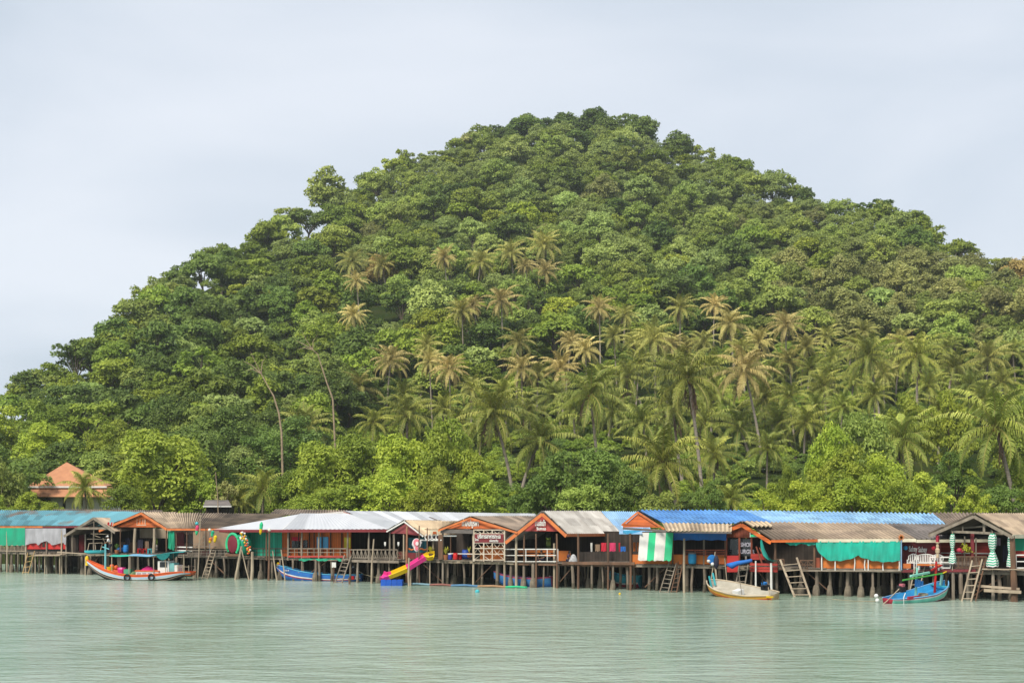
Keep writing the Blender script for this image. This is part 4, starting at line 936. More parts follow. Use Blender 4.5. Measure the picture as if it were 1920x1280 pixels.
mb(OR).poly([P(1168, 981, 107.6), P(1171, 981, 107.6), P(1243, 988, 103.6), P(1168, 988, 107.6)], N*.04).build("gable", h9)
mb(RDRK).bar(P(1168, 990, 105.2), P(1262, 996, 102.2), .05, .16).build("fascia", h9); mb(RDRK).bar(P(1262, 997, 102.1), P(1372, 998.5, 101.5), .05, .12).build("fascia", h9)
mb(RLBL).poly([P(1161, 995, 108.5), P(1204, 993, 106), P(1204, 1000, 105), P(1161, 1000, 107.5)], (0, 0, -.04)).build("lean_to", h9)
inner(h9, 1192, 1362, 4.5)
panel(h9, 1183, 1362, 1039, 1057, OR2, "lower_wall", off=.15)
rail(h9, 1284, 1362, 1031, 1040, RBR, 4, '', r=.045)
for px in (1184, 1262, 1320, 1360): post(h9, px, 996, 1060, WB if px != 1320 else WG, .08, F(px)+.2)
drape("awning", "hanging awning with broad white and emerald stripes under the plain orange gable", "awning", 1200, 1262.5, 998, 1050, [(.27, C_WHT), (.48, C_EMR), (.78, C_WHT), (1.0, C_EMR)], off=-.5, folds=5, amp=.03, kick=.45, bottom=lambda u: 1049+1.6*abs(math.sin(u*22)))
drape("tarpaulin_valance", "plain blue tarpaulin strip hanging below the tan eave behind the barrel", "tarpaulin", 1263, 1362, 997, 1012, C_BLU, off=.05, folds=4, amp=.03)
drape("tarpaulin_valance", "short pale blue strip of tarpaulin left of the striped awning", "tarpaulin", 1168, 1203, 994, 1000, cloth_mat("sky_blue_tarpaulin", (.05, .34, .60, 1)), off=0, folds=3, amp=.03)
# 10 ---- brown gable with hammock
h10 = house("stilt_house", "house with red-brown boarded gable, weathered tan roof and orange lower walls", 1362, 1690, foot=.75)
d10 = 102.6
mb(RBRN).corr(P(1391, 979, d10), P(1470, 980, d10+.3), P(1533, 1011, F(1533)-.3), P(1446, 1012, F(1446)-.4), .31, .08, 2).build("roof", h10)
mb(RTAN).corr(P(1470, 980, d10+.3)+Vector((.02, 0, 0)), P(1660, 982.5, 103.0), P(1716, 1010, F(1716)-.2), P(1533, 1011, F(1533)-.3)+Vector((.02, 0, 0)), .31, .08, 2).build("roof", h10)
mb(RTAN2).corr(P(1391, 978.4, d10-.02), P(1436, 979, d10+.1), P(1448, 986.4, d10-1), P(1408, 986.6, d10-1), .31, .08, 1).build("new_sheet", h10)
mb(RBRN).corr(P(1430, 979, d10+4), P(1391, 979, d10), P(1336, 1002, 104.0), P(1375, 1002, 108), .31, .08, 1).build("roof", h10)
gable(h10, (1336, 1003, 103.9), (1391, 980, d10-.1), (1446, 1013.5, F(1446)-.5), 1008, RBR, OR, bw=.26, back=.7, drop=.14)
fascia(h10, (1446, 1014, F(1446)-.45), (1533, 1013, F(1533)-.35), OR, .18); fascia(h10, (1533, 1013, F(1533)-.3), (1718, 1012.5, F(1718)-.25), CREAM, .22)
mb(OR).poly([P(1345, 1003, 103.4), P(1400, 1003, 102.3), P(1440, 1010, 100.9), P(1362, 1010, 102.8)], N*.05).build("gable", h10) if False else None
inner(h10, 1362, 1690, 5)
mb(GLASS).poly([P(1367, 1010, F(1367)+.6), P(1408, 1010, F(1408)+.6), P(1408, 1042, F(1408)+.6), P(1367, 1042, F(1367)+.6)], N*.04).build("window", h10)
SGREY = M("faded_lettering_paint", (.45, .44, .52, 1), .7)
text("SHOP", .42, P(1399, 1021, F(1399)+.5), SGREY, "lettering", h10, width=.85); text("BURGER", .42, P(1399, 1034, F(1399)+.5), SGREY, "lettering", h10, width=1.25)
b = mb(RBR)
for px in (1362, 1386, 1409): b.bar(P(px, 1008, F(px)+.3), P(px, 1060, F(px)+.3), .12)
b.build("window_frame", h10)
panel(h10, 1363, 1385, 1041, 1072, RED, "red_panel", off=-.1)
b = mb(REDB)
for py in (1040, 1046): b.bar(P(1408, py, F(1408)+.2), P(1436, py, F(1436)+.2), .05, .2)
for py in (1057, 1064, 1069): b.bar(P(1406, py, F(1406)-.3), P(1458, py+1, F(1458)-.3), .08, .17)
b.build("seat_boards", h10)
b = mb(RBR); b.bar(P(1418, 1024, F(1418)), P(1430, 1058, F(1430)), .1); b.bar(P(1424, 1026, F(1418)), P(1436, 1050, F(1430)), .06); b.build("slanted_post", h10)
for px in (1452, 1455): post(h10, px, 1012, 1056, WB, .06)
for px in (1527, 1540): post(h10, px, 1014, 1066, WB, .08)
for px, t in ((1541, 1037), (1566, 1046), (1602, 1040), (1622, 1048), (1628, 1048), (1656, 1053), (1686, 1046)): post(h10, px, t, 1069, WHP, .045, F(px)-.12)
panel(h10, 1528, 1540, 1045, 1066, RBR, "lower_wall", off=.1); panel(h10, 1541, 1690, 1042, 1065, OR2, "lower_wall", off=.05)
rail(h10, 1500, 1528, 1050, 1067, WB, 2, 'x', r=.04); rail(h10, 1456, 1470, 1048, 1066, WB, 1, 'x', r=.035)
mb(WG).bar(P(1500, 1069, F(1500)-.1), P(1694, 1069, F(1694)-.1), .08, .14).build("rim_beam", h10)
def swag(u):
    v = u*1.93; return 1019 + 31*abs(math.sin(v*math.pi))**.62 if u < .52 else 1034 + 18*abs(math.sin((u-.52)/.48*math.pi*.62+.25))**.8
drape("netting_swag", "large teal shade netting sagging in two swags over the orange lower walls", "netting", 1530, 1688, 1014, 1050, C_TEAL, off=-.3, folds=8, amp=.09, bottom=lambda u: 1040 + 11*math.sin(min(1, u/.5)*math.pi)**.7 - 14*max(0, 1-u/.12) if u < .5 else 1040 + 13*math.sin((u-.5)/.5*math.pi*.75)**.7)
drape("netting_swag", "narrow rolled teal netting under the red-brown gable's tan eave", "netting", 1473, 1531, 1013, 1020, C_TEAL, off=-.2, folds=5, amp=.06, bottom=lambda u: 1018 + 4*abs(math.sin(u*6)))
sg = root("sign", P(1417, 1003, F(1417)-.2), "small black and green sign under the red-brown gable's verge", "sign")
mb(WHP).poly([P(1406, 993, F(1406)-.1), P(1425, 999, F(1425)-.1), P(1425, 1006, F(1425)-.1), P(1406, 1006.5, F(1406)-.1)], N*.03).build("board", sg)
mb(RUB).poly([P(1407, 996, F(1407)-.14), P(1419, 999, F(1419)-.14), P(1424, 1000.5, F(1424)-.14), P(1407, 1001.5, F(1407)-.14)], N*.03).build("black_field", sg); mb(C_EMR).poly([P(1407, 1002, F(1407)-.14), P(1425, 1001, F(1425)-.14), P(1425, 1005, F(1425)-.14), P(1407, 1006, F(1407)-.14)], N*.03).build("green_field", sg)
# 11 ---- maroon house with benches
h11 = house("stilt_house", "maroon and red boarded house with white script lettering and dark grey roof", 1690, 1780, foot=.3, rim=WB)
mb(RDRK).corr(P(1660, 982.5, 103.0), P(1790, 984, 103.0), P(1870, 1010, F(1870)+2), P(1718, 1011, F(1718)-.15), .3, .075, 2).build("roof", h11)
fascia(h11, (1716, 1014, F(1716)-.2), (1860, 1013, F(1860)+1.5), CREAM, .2)
panel(h11, 1690, 1764, 1014, 1062, MAR, "wall", off=.9); panel(h11, 1764, 1862, 1014, 1041, REDB, "red_wall", off=2.2); mb(WHP).bar(P(1764, 1036, F(1764)+2.1), P(1862, 1037, F(1862)+2.1), .05, .08).build("cill", h11)
text("Sabay", .52, P(1712, 1029, F(1712)+.8), WHP, "lettering", h11, width=.58); text("Sabay", .52, P(1730, 1030, F(1730)+.8), WHP, "lettering", h11, width=.58)
panel(h11, 1693, 1708, 1056, 1065, OR2, "lower_wall", off=-.02)
mb(MAR).bar(P(1690, 1070, F(1690)-.1), P(1830, 1069, F(1830)-.1), .08, .18).build("rim_beam", h11)
rail(h11, 1744, 1782, 1044, 1064, WHP, 2, '', r=.04)
b11 = root("stilt_house", Pz(1790, 0, 113), "brown roofed house peeping out between the blue roof and the grey gable", "stilt house", "stilt houses along the water")
roof(b11, (1736, 962, 113), (1850, 962, 110), (1850, 985, 105.6), (1775, 983, 107.5), RBRN); panelz(b11, 1740, 1860, 1.0, 4.6, WD, off=16)
# 12 ---- grey open gable
h12 = house("stilt_house", "open terrace under an unpainted grey gable frame with tan roof", 1780, 1990, foot=.1, zo=.01)
d12 = F(1826)
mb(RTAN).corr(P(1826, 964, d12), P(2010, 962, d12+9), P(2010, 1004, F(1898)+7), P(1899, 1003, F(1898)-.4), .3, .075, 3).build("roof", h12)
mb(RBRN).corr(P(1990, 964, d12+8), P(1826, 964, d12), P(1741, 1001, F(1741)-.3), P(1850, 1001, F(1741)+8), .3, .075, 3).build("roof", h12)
gable(h12, (1741, 1002, F(1741)-.4), (1826, 965, d12-.15), (1899, 1004.5, F(1898)-.5), 990, WG, WG, face=False, bw=.2, drop=.1)
fascia(h12, (1899, 1005, F(1899)-.4), (2010, 1006, F(1899)+7), CREAM, .25)
b = mb(WG); b.bar(P(1783, 996, F(1783)), P(1880, 1000, F(1880)), .08, .16); b.bar(P(1783, 991, F(1783)+1), P(1850, 986, F(1850)+1), .06, .12)
b.bar(P(1845, 978, F(1845)), P(1845, 999, F(1845)), .13); b.bar(P(1805, 986, F(1805)+.5), P(1805, 999, F(1805)+.5), .09); b.build("tie_beam", h12)
mb(WD).poly([P(1800, 985, d12+4), P(1826, 971, d12+4), P(1858, 985, d12+4), P(1858, 999, d12+4), P(1800, 999, d12+4)], N*.04).build("inner_gable", h12)
inner(h12, 1840, 1990, 6)
mb(C_GRN).poly([P(1902, 1008, F(1902)+1.5), P(1990, 1008, F(1990)+1.5), P(1990, 1032, F(1990)+1.5), P(1902, 1032, F(1902)+1.5)], N*.03).build("shade_screen", h12); mb(REDB).poly([P(1902, 1032, F(1902)+1.5), P(1990, 1032, F(1990)+1.5), P(1990, 1044, F(1990)+1.5), P(1902, 1044, F(1902)+1.5)], N*.04).build("lower_wall", h12)
b = mb(MAR); b.bar(P(1823, 998, F(1823)+.4), P(1823, 1045, F(1823)+.4), .2); b.build("post", h12)
for px, t in ((1809, 1005), (1830, 1008), (1859, 992)): post(h12, px, t, 1060, WG, .06, F(px)+.6)
mb(WB).tube([P(1898, 1004, F(1898)-.2), P(1900, 1060, F(1900)-.2), Pz(1902, .6, F(1902)-.2), Pz(1901, -1.2, F(1902)-.2)], [.17, .2, .23, .24], 9).build("corner_post", h12)
rail(h12, 1790, 1850, 1043, 1064, WB, 8, 'bars', r=.035, mid=False); rail(h12, 1905, 1990, 1040, 1064, WHP, 3, '', r=.04)
b = mb(WL)
b.bar(Pz(1832, 1.0, F(1832)-.3), Pz(1912, .85, F(1912)-.3), .08, .16); b.bar(Pz(1845, .72, F(1845)-.5), Pz(1915, .66, F(1915)-.5), .1, .2)
b.build("cross_brace", h12)
for px in (1787, 1815, 1862, 1940): post(h12, px, 1068, 1130, WG, .12)
b = mb(WL)
for k in range(4): b.bar(P(1842, 1066+k*.3, F(1842)-.3+k*.25), P(1990, 1068, F(1990)-.3+k*.25), .2, .06)
b.build("lower_landing", h12)

# ------------------------------------------------------------------ inland house with terracotta hip roof, and a small dark roof
TILE = M("terracotta_tiles", (.50, .235, .125, 1), .85, (.42, .19, .10, 1), 1.4, .2)
ih = root("villa", Pz(128, 1, 186), "white-walled villa with terracotta tiled double hip roof among the trees", "house")
dI = 186; ap = P(125, 866, dI+3)
def eave(py, x0, x1, dep): return [P(x0, py, dI-dep), P(x1, py, dI-dep-.5), P(x1+10, py-2, dI+10), P(x0+12, py-2, dI+10)]
e1 = eave(911, 51, 200, .5); b = mb(TILE)
for k in range(4): b.face(ap, e1[k], e1[(k+1) % 4])
b.build("upper_roof", ih)
mb(WHP).bar(e1[0]+Vector((0, 0, -.1)), e1[1]+Vector((0, 0, -.1)), .1, .22).build("fascia", ih)
e2 = eave(931, 50, 208, 1.6); t2 = [p + Vector((0, .3, -.25)) for p in e1]; b = mb(TILE)
for k in range(4): b.face(t2[k], e2[k], e2[(k+1) % 4], t2[(k+1) % 4])
b.build("lower_roof", ih)
w0, w1 = P(60, 931, dI+.5), P(198, 931, dI+.2); b = mb(WHP); b.poly([w0, w1, Vector((w1.x, w1.y, .5)), Vector((w0.x, w0.y, .5))], (0, 7, 0)); b.build("wall", ih)
for px in (80, 92, 120, 170): mb(WD).box(P(px, 943, dI+.3), (.35, .06, 1.4)).build("window", ih)
sh = root("shed", Pz(405, 1, 166), "small hut with dark grey roof half hidden behind the tan roof", "shed")
mb(RDRK).poly([P(385, 937, 166), P(428, 937, 166), P(434, 948, 163.5), P(381, 948, 163.5)], (0, 0, -.08)).build("roof", sh)
mb(WHP).bar(P(381, 949, 163.4), P(434, 949, 163.4), .06, .14).build("fascia", sh); mb(WD).poly([P(386, 949, 164.5), P(430, 949, 164.5), Pz(430, 1, 164.5), Pz(386, 1, 164.5)], (0, 3, 0)).build("wall", sh)
# ------------------------------------------------------------------ boats
def sm(a):
    for _ in range(2): a = np.concatenate([[a[0]], .25*a[:-2]+.5*a[1:-1]+.25*a[2:], [a[-1]]])
    return a
def boat(name, label, bow, stern, dz=0, roll=0, pitch=0, group=None):
    """bow and stern given as (pixel column, depth); returns the root and the length"""
    B, T = Pz(bow[0], 0, bow[1]), Pz(stern[0], 0, stern[1]); v = B-T
    o = root(name, B.lerp(T, .5)+Vector((0, 0, dz)), label, "boat", group, math.atan2(v.y, v.x), roll, True, pitch); return o, v.length
def hull(o, L, st, bands, rim, inn, drop=.35, n=26, rimr=.045):
    st = sorted(st); T = np.linspace(0, 1, n); g = lambda k: sm(np.interp(T, [q[0] for q in st], [q[k] for q in st]))
    zs, zk, hb = g(1), g(2), g(3); x = (T-.5)*L; b = MB(); b.smooth = True
    us = [0]; ms = []
    for ue, m in bands:
        k = max(1, int((ue-us[-1])/.12)); u0 = us[-1]
        for j in range(k): us.append(u0+(ue-u0)*(j+1)/k); ms.append(m)
    for sgn in (-1, 1):
        for j in range(len(us)-1):
            b.use(ms[j]); q = []
            for u in (us[j], us[j+1]):
                q.append([Vector((x[i], sgn*hb[i]*max(0, 1-u**2.6)**.55, zs[i]+(zk[i]-zs[i])*u)) for i in range(n)])
            for i in range(n-1): b.face(q[0][i], q[0][i+1], q[1][i+1], q[1][i])
    b.use(bands[0][1]); b.face(*[Vector((x[0], s*hb[0]*max(0, 1-u**2.6)**.55, zs[0]+(zk[0]-zs[0])*u)) for s, uu in ((1, us), (-1, us[::-1])) for u in uu][:])
    h = b.build("hull", o)
    bm = bmesh.new(); bm.from_mesh(h.data); bmesh.ops.remove_doubles(bm, verts=bm.verts, dist=.002); bmesh.ops.recalc_face_normals(bm, faces=bm.faces); bm.to_mesh(h.data); bm.free()
    r = mb(rim)
    for s in (-1, 1): r.tube([Vector((x[i], s*hb[i], zs[i]+.01)) for i in range(n)], rimr, 5)
    r.build("gunwale", o)
    d = mb(inn)
    for s in (-1, 1):
        for i in range(n-1):
            d.face(*[Vector((x[k], s*f*hb[k], zs[k]-dd)) for k, f, dd in ((i, .96, .01), (i+1, .96, .01), (i+1, .72, drop), (i, .72, drop))])
    for i in range(n-1): d.face(*[Vector((x[k], s*.72*hb[k], zs[k]-drop)) for k, s in ((i, -1), (i+1, -1), (i+1, 1), (i, 1))])
    d.build("inner_planking", o); return x, zs, zk, hb
def engine(o, p, tail, col=METAL):
    p = Vector(p); e = mb(RUB).box(p, (.55, .36, .34)).use(col).box(p+Vector((.05, 0, .25)), (.3, .26, .2)).use(RUB).tube([p+Vector((.1, .1, .2)), p+Vector((.1, .1, .55))], .05, 6); e.lathe(p+Vector((-.1, .1, -.02)), [(.01, .2), (.2, .2), (.2, .24), (.01, .24)], 10)
    en = e.build("engine", o); t = mb(WL); t.tube([p+Vector((-.25, 0, .05)), p.lerp(Vector(tail), .5), tail], [.035, .03, .025], 5); t.build("propeller_shaft", en)
B_OR = M("boat_orange", (.78, .14, .03, 1), .5, (.62, .10, .03, 1), 2); B_LB = M("boat_pale_blue", (.40, .60, .78, 1), .5, (.52, .62, .70, 1), 1.5); B_TL = M("boat_teal", (.03, .34, .34, 1), .5); B_DK = M("boat_dark_green", (.03, .05, .045, 1), .6, (.07, .06, .05, 1), 2)
B_PK = M("boat_pale_pink", (.66, .42, .36, 1), .6); B_BL = M("boat_blue", (.03, .17, .52, 1), .5, (.025, .12, .40, 1), 2); B_MN = M("boat_mint", (.20, .66, .52, 1), .5, (.14, .50, .42, 1), 2); B_MR = M("boat_red", (.45, .03, .06, 1), .5, (.30, .025, .05, 1), 2); B_YE = M("boat_yellow", (.78, .42, .05, 1), .5, (.62, .30, .05, 1), 2)
B_IN = M("boat_blue_inside", (.03, .30, .62, 1), .5, (.03, .22, .48, 1), 2); B_WI = M("boat_white_inside", (.50, .47, .40, 1), .6, (.36, .33, .27, 1), 1.5)

# red, white and teal longtail with canopy
o, L = boat("longtail_boat", "orange and pale blue longtail boat with teal canopy and black tyre fenders", (160, 121.5), (362, 120.0))
st = [(0, .70, .46, .62), (.1, .74, .30, .85), (.17, .72, -.25, 1.0), (.32, .52, -.4, 1.05), (.5, .42, -.4, 1.05), (.65, .56, -.35, .95), (.8, .92, -.05, .7), (.9, 1.28, .45, .38), (1, 1.78, 1.35, .05)]
x, zs, zk, hb = hull(o, L, st, [(.20, B_OR), (.40, B_LB), (.48, WHP), (.60, B_DK), (.68, B_PK), (1, B_DK)], B_OR, B_OR, .28)
def at(t, dz=0, y=0): return Vector(((t-.5)*L, y, float(np.interp(t, np.linspace(0, 1, len(zs)), zs))+dz))
T_ = lambda px: 1-(px-160)/202
mb(M("mast_turquoise", (.22, .60, .66, 1), .5)).tube([at(T_(198), -.2), at(T_(198), 2.05)], [.10, .075], 8).bar(at(T_(192), 1.72), at(T_(205), 1.72), .07).build("mast", o)
mb(P_YEL).lathe(at(.985, .12), [(.01, .2), (.13, .1), (.16, -.1), (.12, -.35), (.15, -.62), (.01, -.66)], 8).build("bow_ribbon", o)
cn = MB(); cn.smooth = True; cn.use(C_TEAL)
def can(u, v): t = T_(214 + u*80); return at(t) * 0 + Vector(((t-.5)*L, (v-.5)*1.9, 2.02 - .10*math.sin(u*9)*.3 + .12*(1-(2*v-1)**2)))
cn.grid(can, 6, 4); cn.use(M("canopy_blue", (.18, .42, .62, 1), .7)); cn.grid(lambda u, v: can(.45+u*.6, v)+Vector((0, 0, .03)), 5, 4)
cn.use(M("canopy_teal", (.015, .24, .24, 1), .7)); cn.grid(lambda u, v: Vector(((T_(290+u*62)-.5)*L, (v-.5)*2.0, 2.02 + .36*math.sin(u*1.5) + .1*(1-(2*v-1)**2))), 7, 4); cn.grid(lambda u, v: Vector(((T_(303+u*24)-.5)*L, -1.0+.06*v, 2.22+.12*u - v*(.55*math.sin(.4+u*2.4)))), 6, 3)
cn.grid(lambda u, v: Vector(((T_(303+u*24)-.5)*L, 1.0-.06*v, 2.22+.12*u - v*(.55*math.sin(.4+u*2.4)))), 6, 3)
cn.build("canopy", o)
b = mb(WL)
for px in (218, 250, 296, 318, 352):
    for s in (-.85, .85): mb(WL).bar(at(T_(px), -.05, s*.95), Vector(((T_(px)-.5)*L, s, 2.05 + (.2 if px > 296 else 0))), .05).build("canopy_post", o)
cb = mb(WHP).box(at(T_(312), .42), (1.0, 1.2, 1.2)).use(M("cabin_teal", (.20, .50, .50, 1), .5)).box(at(T_(326), .3), (.5, 1.1, .95)).use(WHP).box(at(T_(332), .28), (.62, 1.0, .6)).build("cabin", o)
mb(GLASS).box(at(T_(312), .72, -.62), (.62, .03, .42)).box(at(T_(312), .72, .62), (.62, .03, .42)).build("cabin_window", cb)
dh = mb(WHP).box(at(T_(283), .02), (2.0, 1.5, .55)).use(B_OR).box(at(T_(283), .32), (2.15, 1.6, .08)).build("deck_house", o)
b = mb(M("grey_pane", (.40, .38, .42, 1), .5))
for k in range(4):
    for s in (-.77, .77): b.box(at(T_(283), .02) + Vector((-.72+.48*k, s, 0)), (.34, .03, .3))
b.build("window", dh)
b = mb(RUB)
for px in (249, 294):
    for s in (-1,):
        c = at(T_(px), -.22, 1.1); b = mb(RUB); b.tube([c + Vector((.24*math.cos(a), 0, .24*math.sin(a))) for a in np.linspace(0, 6.283, 15)], .075, 6, cap=False); b.build("tyre_fender", o)
b = mb(WL)
for a_, c_ in ((337, 360), (343, 359)): b.bar(at(T_(a_), .45, .6), at(T_(c_), .45, .6), .04); b.bar(at(T_(a_), .45, -.6), at(T_(c_), .45, -.6), .04)
for px in (338, 348, 359): b.bar(at(T_(px), 0, .6), at(T_(px), .6, .6), .04)
b.tube([at(T_(344), -.2, .2), Vector(((T_(350)-.5)*L, .2, -.3))], .04, 5); b.tube([at(T_(347), -.2, .0), Vector(((T_(355)-.5)*L, .1, -.3))], .04, 5); b.build("stern_rail", o)
ob = o.matrix_basis.copy() if False else Matrix.LocRotScale(o.location, o.rotation_euler, None)
def aboard(v): return ob @ Vector(v)
thing1(mb(P_PNK).lathe(aboard(at(T_(229), -.1)), [(.01, 0), (.32, 0), (.40, .42), (.34, .55), (.01, .58)], 10), "tub", "pink plastic tub standing in the orange longtail boat", "tub")
thing1(mb(M("green_crate", (.10, .42, .26, 1), .5)).box(aboard(at(T_(241), .12)), (.6, .5, .55), o.rotation_euler.z), "crate", "green crate beside the pink tub in the orange longtail boat", "crate")
b = MB(); b.smooth = True; b.use(M("magenta_net", (.52, .02, .16, 1), .9, (.36, .015, .12, 1), 6, .6)); c = aboard(at(T_(279), .36))
b.grid(lambda u, v: c + Vector(((u-.5)*1.3, (v-.5)*.9, .34*math.sin(u*3.14)*math.sin(v*3.14)*(1+.25*math.sin(u*17)*math.cos(v*13)))), 14, 8); thing1(b, "fishing_net", "heap of magenta fishing net on the orange longtail's deck house", "net")
b = mb(P_YEL); c = aboard(at(T_(208), -.02)); b.lathe(c, [(.01, 0), (.28, 0), (.34, .28), (.30, .28), (.25, .06), (.01, .05)], 10).use(B_OR); b.ball(c+Vector((.1, 0, .32)), .2, 8, 5).ball(c+Vector((.45, .1, .2)), .22, 8, 5); thing1(b, "basket", "yellow basket heaped with orange floats behind the turquoise mast", "basket")
b = mb(M("olive_net", (.16, .24, .12, 1), .95, (.10, .16, .08, 1), 6, .6)); c = aboard(at(T_(256), 0)); b.ball(c, (.55, .4, .3), 10, 6); b.ball(c+Vector((.4, 0, -.05)), (.4, .35, .22), 8, 5); thing1(b, "fishing_net", "olive green net bundle beside the orange longtail's white deck house", "net")

# blue longtail
o, L = boat("longtail_boat", "royal blue longtail boat with white and maroon stripe below the orange wall", (519, 120.5), (679, 118.6))
st = [(0, .56, -.05, .48), (.25, .52, -.3, .72), (.5, .60, -.3, .78), (.72, .82, -.25, .66), (.88, 1.08, -.05, .38), (.96, 1.22, .3, .16), (1, 1.30, .85, .05)]
x, zs, zk, hb = hull(o, L, st, [(.42, B_BL), (.52, WHP), (.60, B_MR), (1, B_BL)], M("rim_sky_blue", (.10, .42, .66, 1), .5), B_IN, .3)
def at(t, dz=0, y=0): return Vector(((t-.5)*L, y, float(np.interp(t, np.linspace(0, 1, len(zs)), zs))+dz))
mb(P_YEL).lathe(at(.985, .1), [(.01, .15), (.12, .06), (.14, -.15), (.01, -.3)], 7).use(P_RED).lathe(at(.97, .05), [(.01, .12), (.14, .04), (.15, -.1), (.01, -.2)], 7).build("bow_ribbon", o)
mb(WHP).box(at(.03, -.22, .55), (.3, .05, .3)).use(P_RED).box(at(.08, -.22, .60), (.28, .05, .28)).build("stern_patch", o)
b = mb(WL)
for t in (.3, .5, .7): b.bar(at(t, -.1, -.66), at(t, -.1, .66), .2, .04)
b.build("thwarts", o); engine(o, at(.1, .35), at(-.16, -.35))
t_ = text("ทะเล ๕", .2, (0, 0, 0), WHP, "lettering", o); t_.location = at(.86, -.2, .47); t_.rotation_euler = (R(90), 0, R(180)-.18)
# blue boat under the restaurant
o, L = boat("rowing_boat", "blue boat with pink gunwale moored beneath the lattice sign restaurant", (926, 112.0), (1036, 110.8))
st = [(0, .80, -.1, .5), (.3, .66, -.25, .72), (.6, .72, -.25, .74), (.85, .92, 0, .45), (1, 1.15, .6, .05)]
hull(o, L, st, [(.08, B_MR), (.55, M("boat_mid_blue", (.05, .22, .50, 1), .5)), (1, B_BL)], M("rim_dull_pink", (.45, .08, .16, 1), .6), B_IN, .3, rimr=.03)
mb(P_WHT).box((-.42*L, -.55, .7), (.25, .06, .3)).build("stern_patch", o)
# turquoise hull further under the pavilion
o, L = boat("rowing_boat", "turquoise boat hull in the shade under the big open pavilion", (1139, 112), (1202, 110))
hull(o, L, [(0, .9, -.1, .5), (.4, .78, -.2, .7), (.8, .95, 0, .5), (1, 1.2, .5, .05)], [(.5, M("boat_turquoise", (.06, .48, .60, 1), .5)), (.62, WHP), (1, B_MR)], P_TRQ, B_IN, .3)
# white and orange open boat
o, L = boat("longtail_boat", "wide open boat with white inside and orange-yellow striped hull below the hammock", (1331, 100.8), (1455, 96.0), .02, R(-13), R(-2.5))
st = [(0, .52, -.1, .42), (.08, .50, -.2, .62), (.3, .44, -.3, .98), (.55, .50, -.3, 1.12), (.78, .66, -.22, 1.0), (.92, .82, 0, .66), (.98, .90, .2, .35), (1, .93, .4, .16)]
x, zs, zk, hb = hull(o, L, st, [(.08, M('boat_tan', (.58, .42, .24, 1), .6)), (.30, B_YE), (.44, B_OR), (.54, B_YE), (1, M("boat_rust_red", (.36, .09, .05, 1), .6, (.22, .06, .04, 1), 2))], M('rim_tan', (.60, .50, .36, 1), .6), B_WI, .42, rimr=.05)
def at(t, dz=0, y=0): return Vector(((t-.5)*L, y, float(np.interp(t, np.linspace(0, 1, len(zs)), zs))+dz))
mb(P_WHT).box(at(.55, -.22), (.55, .6, .4)).build("box_seat", o); mb(P_TRQ).bar(at(.93, -.3, -.2), at(.97, .5, -.35), .12, .07).bar(at(.93, -.3, .2), at(.96, .42, .1), .12, .07).build("bow_posts", o)
mb(WG).tube([at(.5, -.3), at(.52, 1.5, -.1)], .025, 5).build("pole", o); mb(P_YEL).bar(at(.04, -.05, .6), at(-.06, -.02, .62), .08).build("stern_fin", o); engine(o, at(.13, .42), (-.56*L, .5, -.35), P_BLU)
# turquoise boat with two masts
o, L = boat("longtail_boat", "mint and red fishing boat with blue inside and two masts by the white benches", (1773, 96.4), (1664, 92.2), .03, R(5), R(-2))
st = [(0, .42, -.05, .40), (.1, .40, -.2, .55), (.35, .44, -.3, .92), (.6, .52, -.3, 1.05), (.82, .78, -.2, .85), (.94, 1.0, .1, .48), (1, 1.12, .45, .14)]
x, zs, zk, hb = hull(o, L, st, [(.10, B_MR), (.20, WHP), (.55, B_MN), (.64, WHP), (1, B_MR)], M("rim_blue", (.20, .45, .75, 1), .5), B_IN, .34)
def at(t, dz=0, y=0): return Vector(((t-.5)*L, y, float(np.interp(t, np.linspace(0, 1, len(zs)), zs))+dz))
ms = mb(M("mast_mint", (.30, .72, .60, 1), .5)).tube([at(.47, -.3), at(.47, 1.75)], [.09, .07], 7).bar(at(.34, 1.3, -.1), at(.66, 1.25, -.1), .13).build("mast", o)
mb(M("yard_green", (.08, .38, .06, 1), .6)).tube([at(.18, 1.15, -.25), at(.86, .85, -.25)], .06, 6).use(P_YEL).tube([at(.86, .85, -.25), at(.93, .82, -.25)], .04, 6).build("yard", ms)
mb(P_RED).tube([at(.80, -.4), at(.80, 1.75)], [.085, .07], 7).bar(at(.72, 1.3), at(.9, 1.3), .09).build("mast", o); mb(M("post_mint", (.38, .78, .70, 1), .5)).bar(at(.95, -.2, .2), at(.96, .5, .2), .2, .1).build("bow_post", o)
b = mb(P_TRQ); b.bar(at(.88, -.05, -.7), at(.88, -.05, .7), .22, .05); b.build("thwart", o)
mb(B_MR).box(at(.27, .02, -.75), (1.3, .12, .2)).build("stern_blocks", o)
b = mb(ROPE)
for k in range(4): b.tube([at(.6, -.26+.05*k) + Vector((.38*math.cos(a)*(1-.08*k), .3*math.sin(a), 0)) for a in np.linspace(0, 6.28, 13)], .035, 5, cap=False)
ob = Matrix.LocRotScale(o.location, o.rotation_euler, None); b.v = [ob @ p for p in b.v]; thing1(b, "rope_coil", "coil of pale rope lying in the mint boat's blue inside", "rope")
mb(P_BLU).box(at(.46, .75, -.15), (.36, .22, .45)).box(at(.52, .7, -.15), (.2, .2, .3)).build("hanging_can", ms); engine(o, at(.22, .5), (-.78*L, -.2, -.32), M("pink_metal", (.55, .16, .20, 1), .5))
mb(WHP).tube([at(.2, .3, -.4), at(.1, .15, -.75), Vector((-.42*L, -.9, -.2))], .03, 5).build("exhaust_pipe", o)
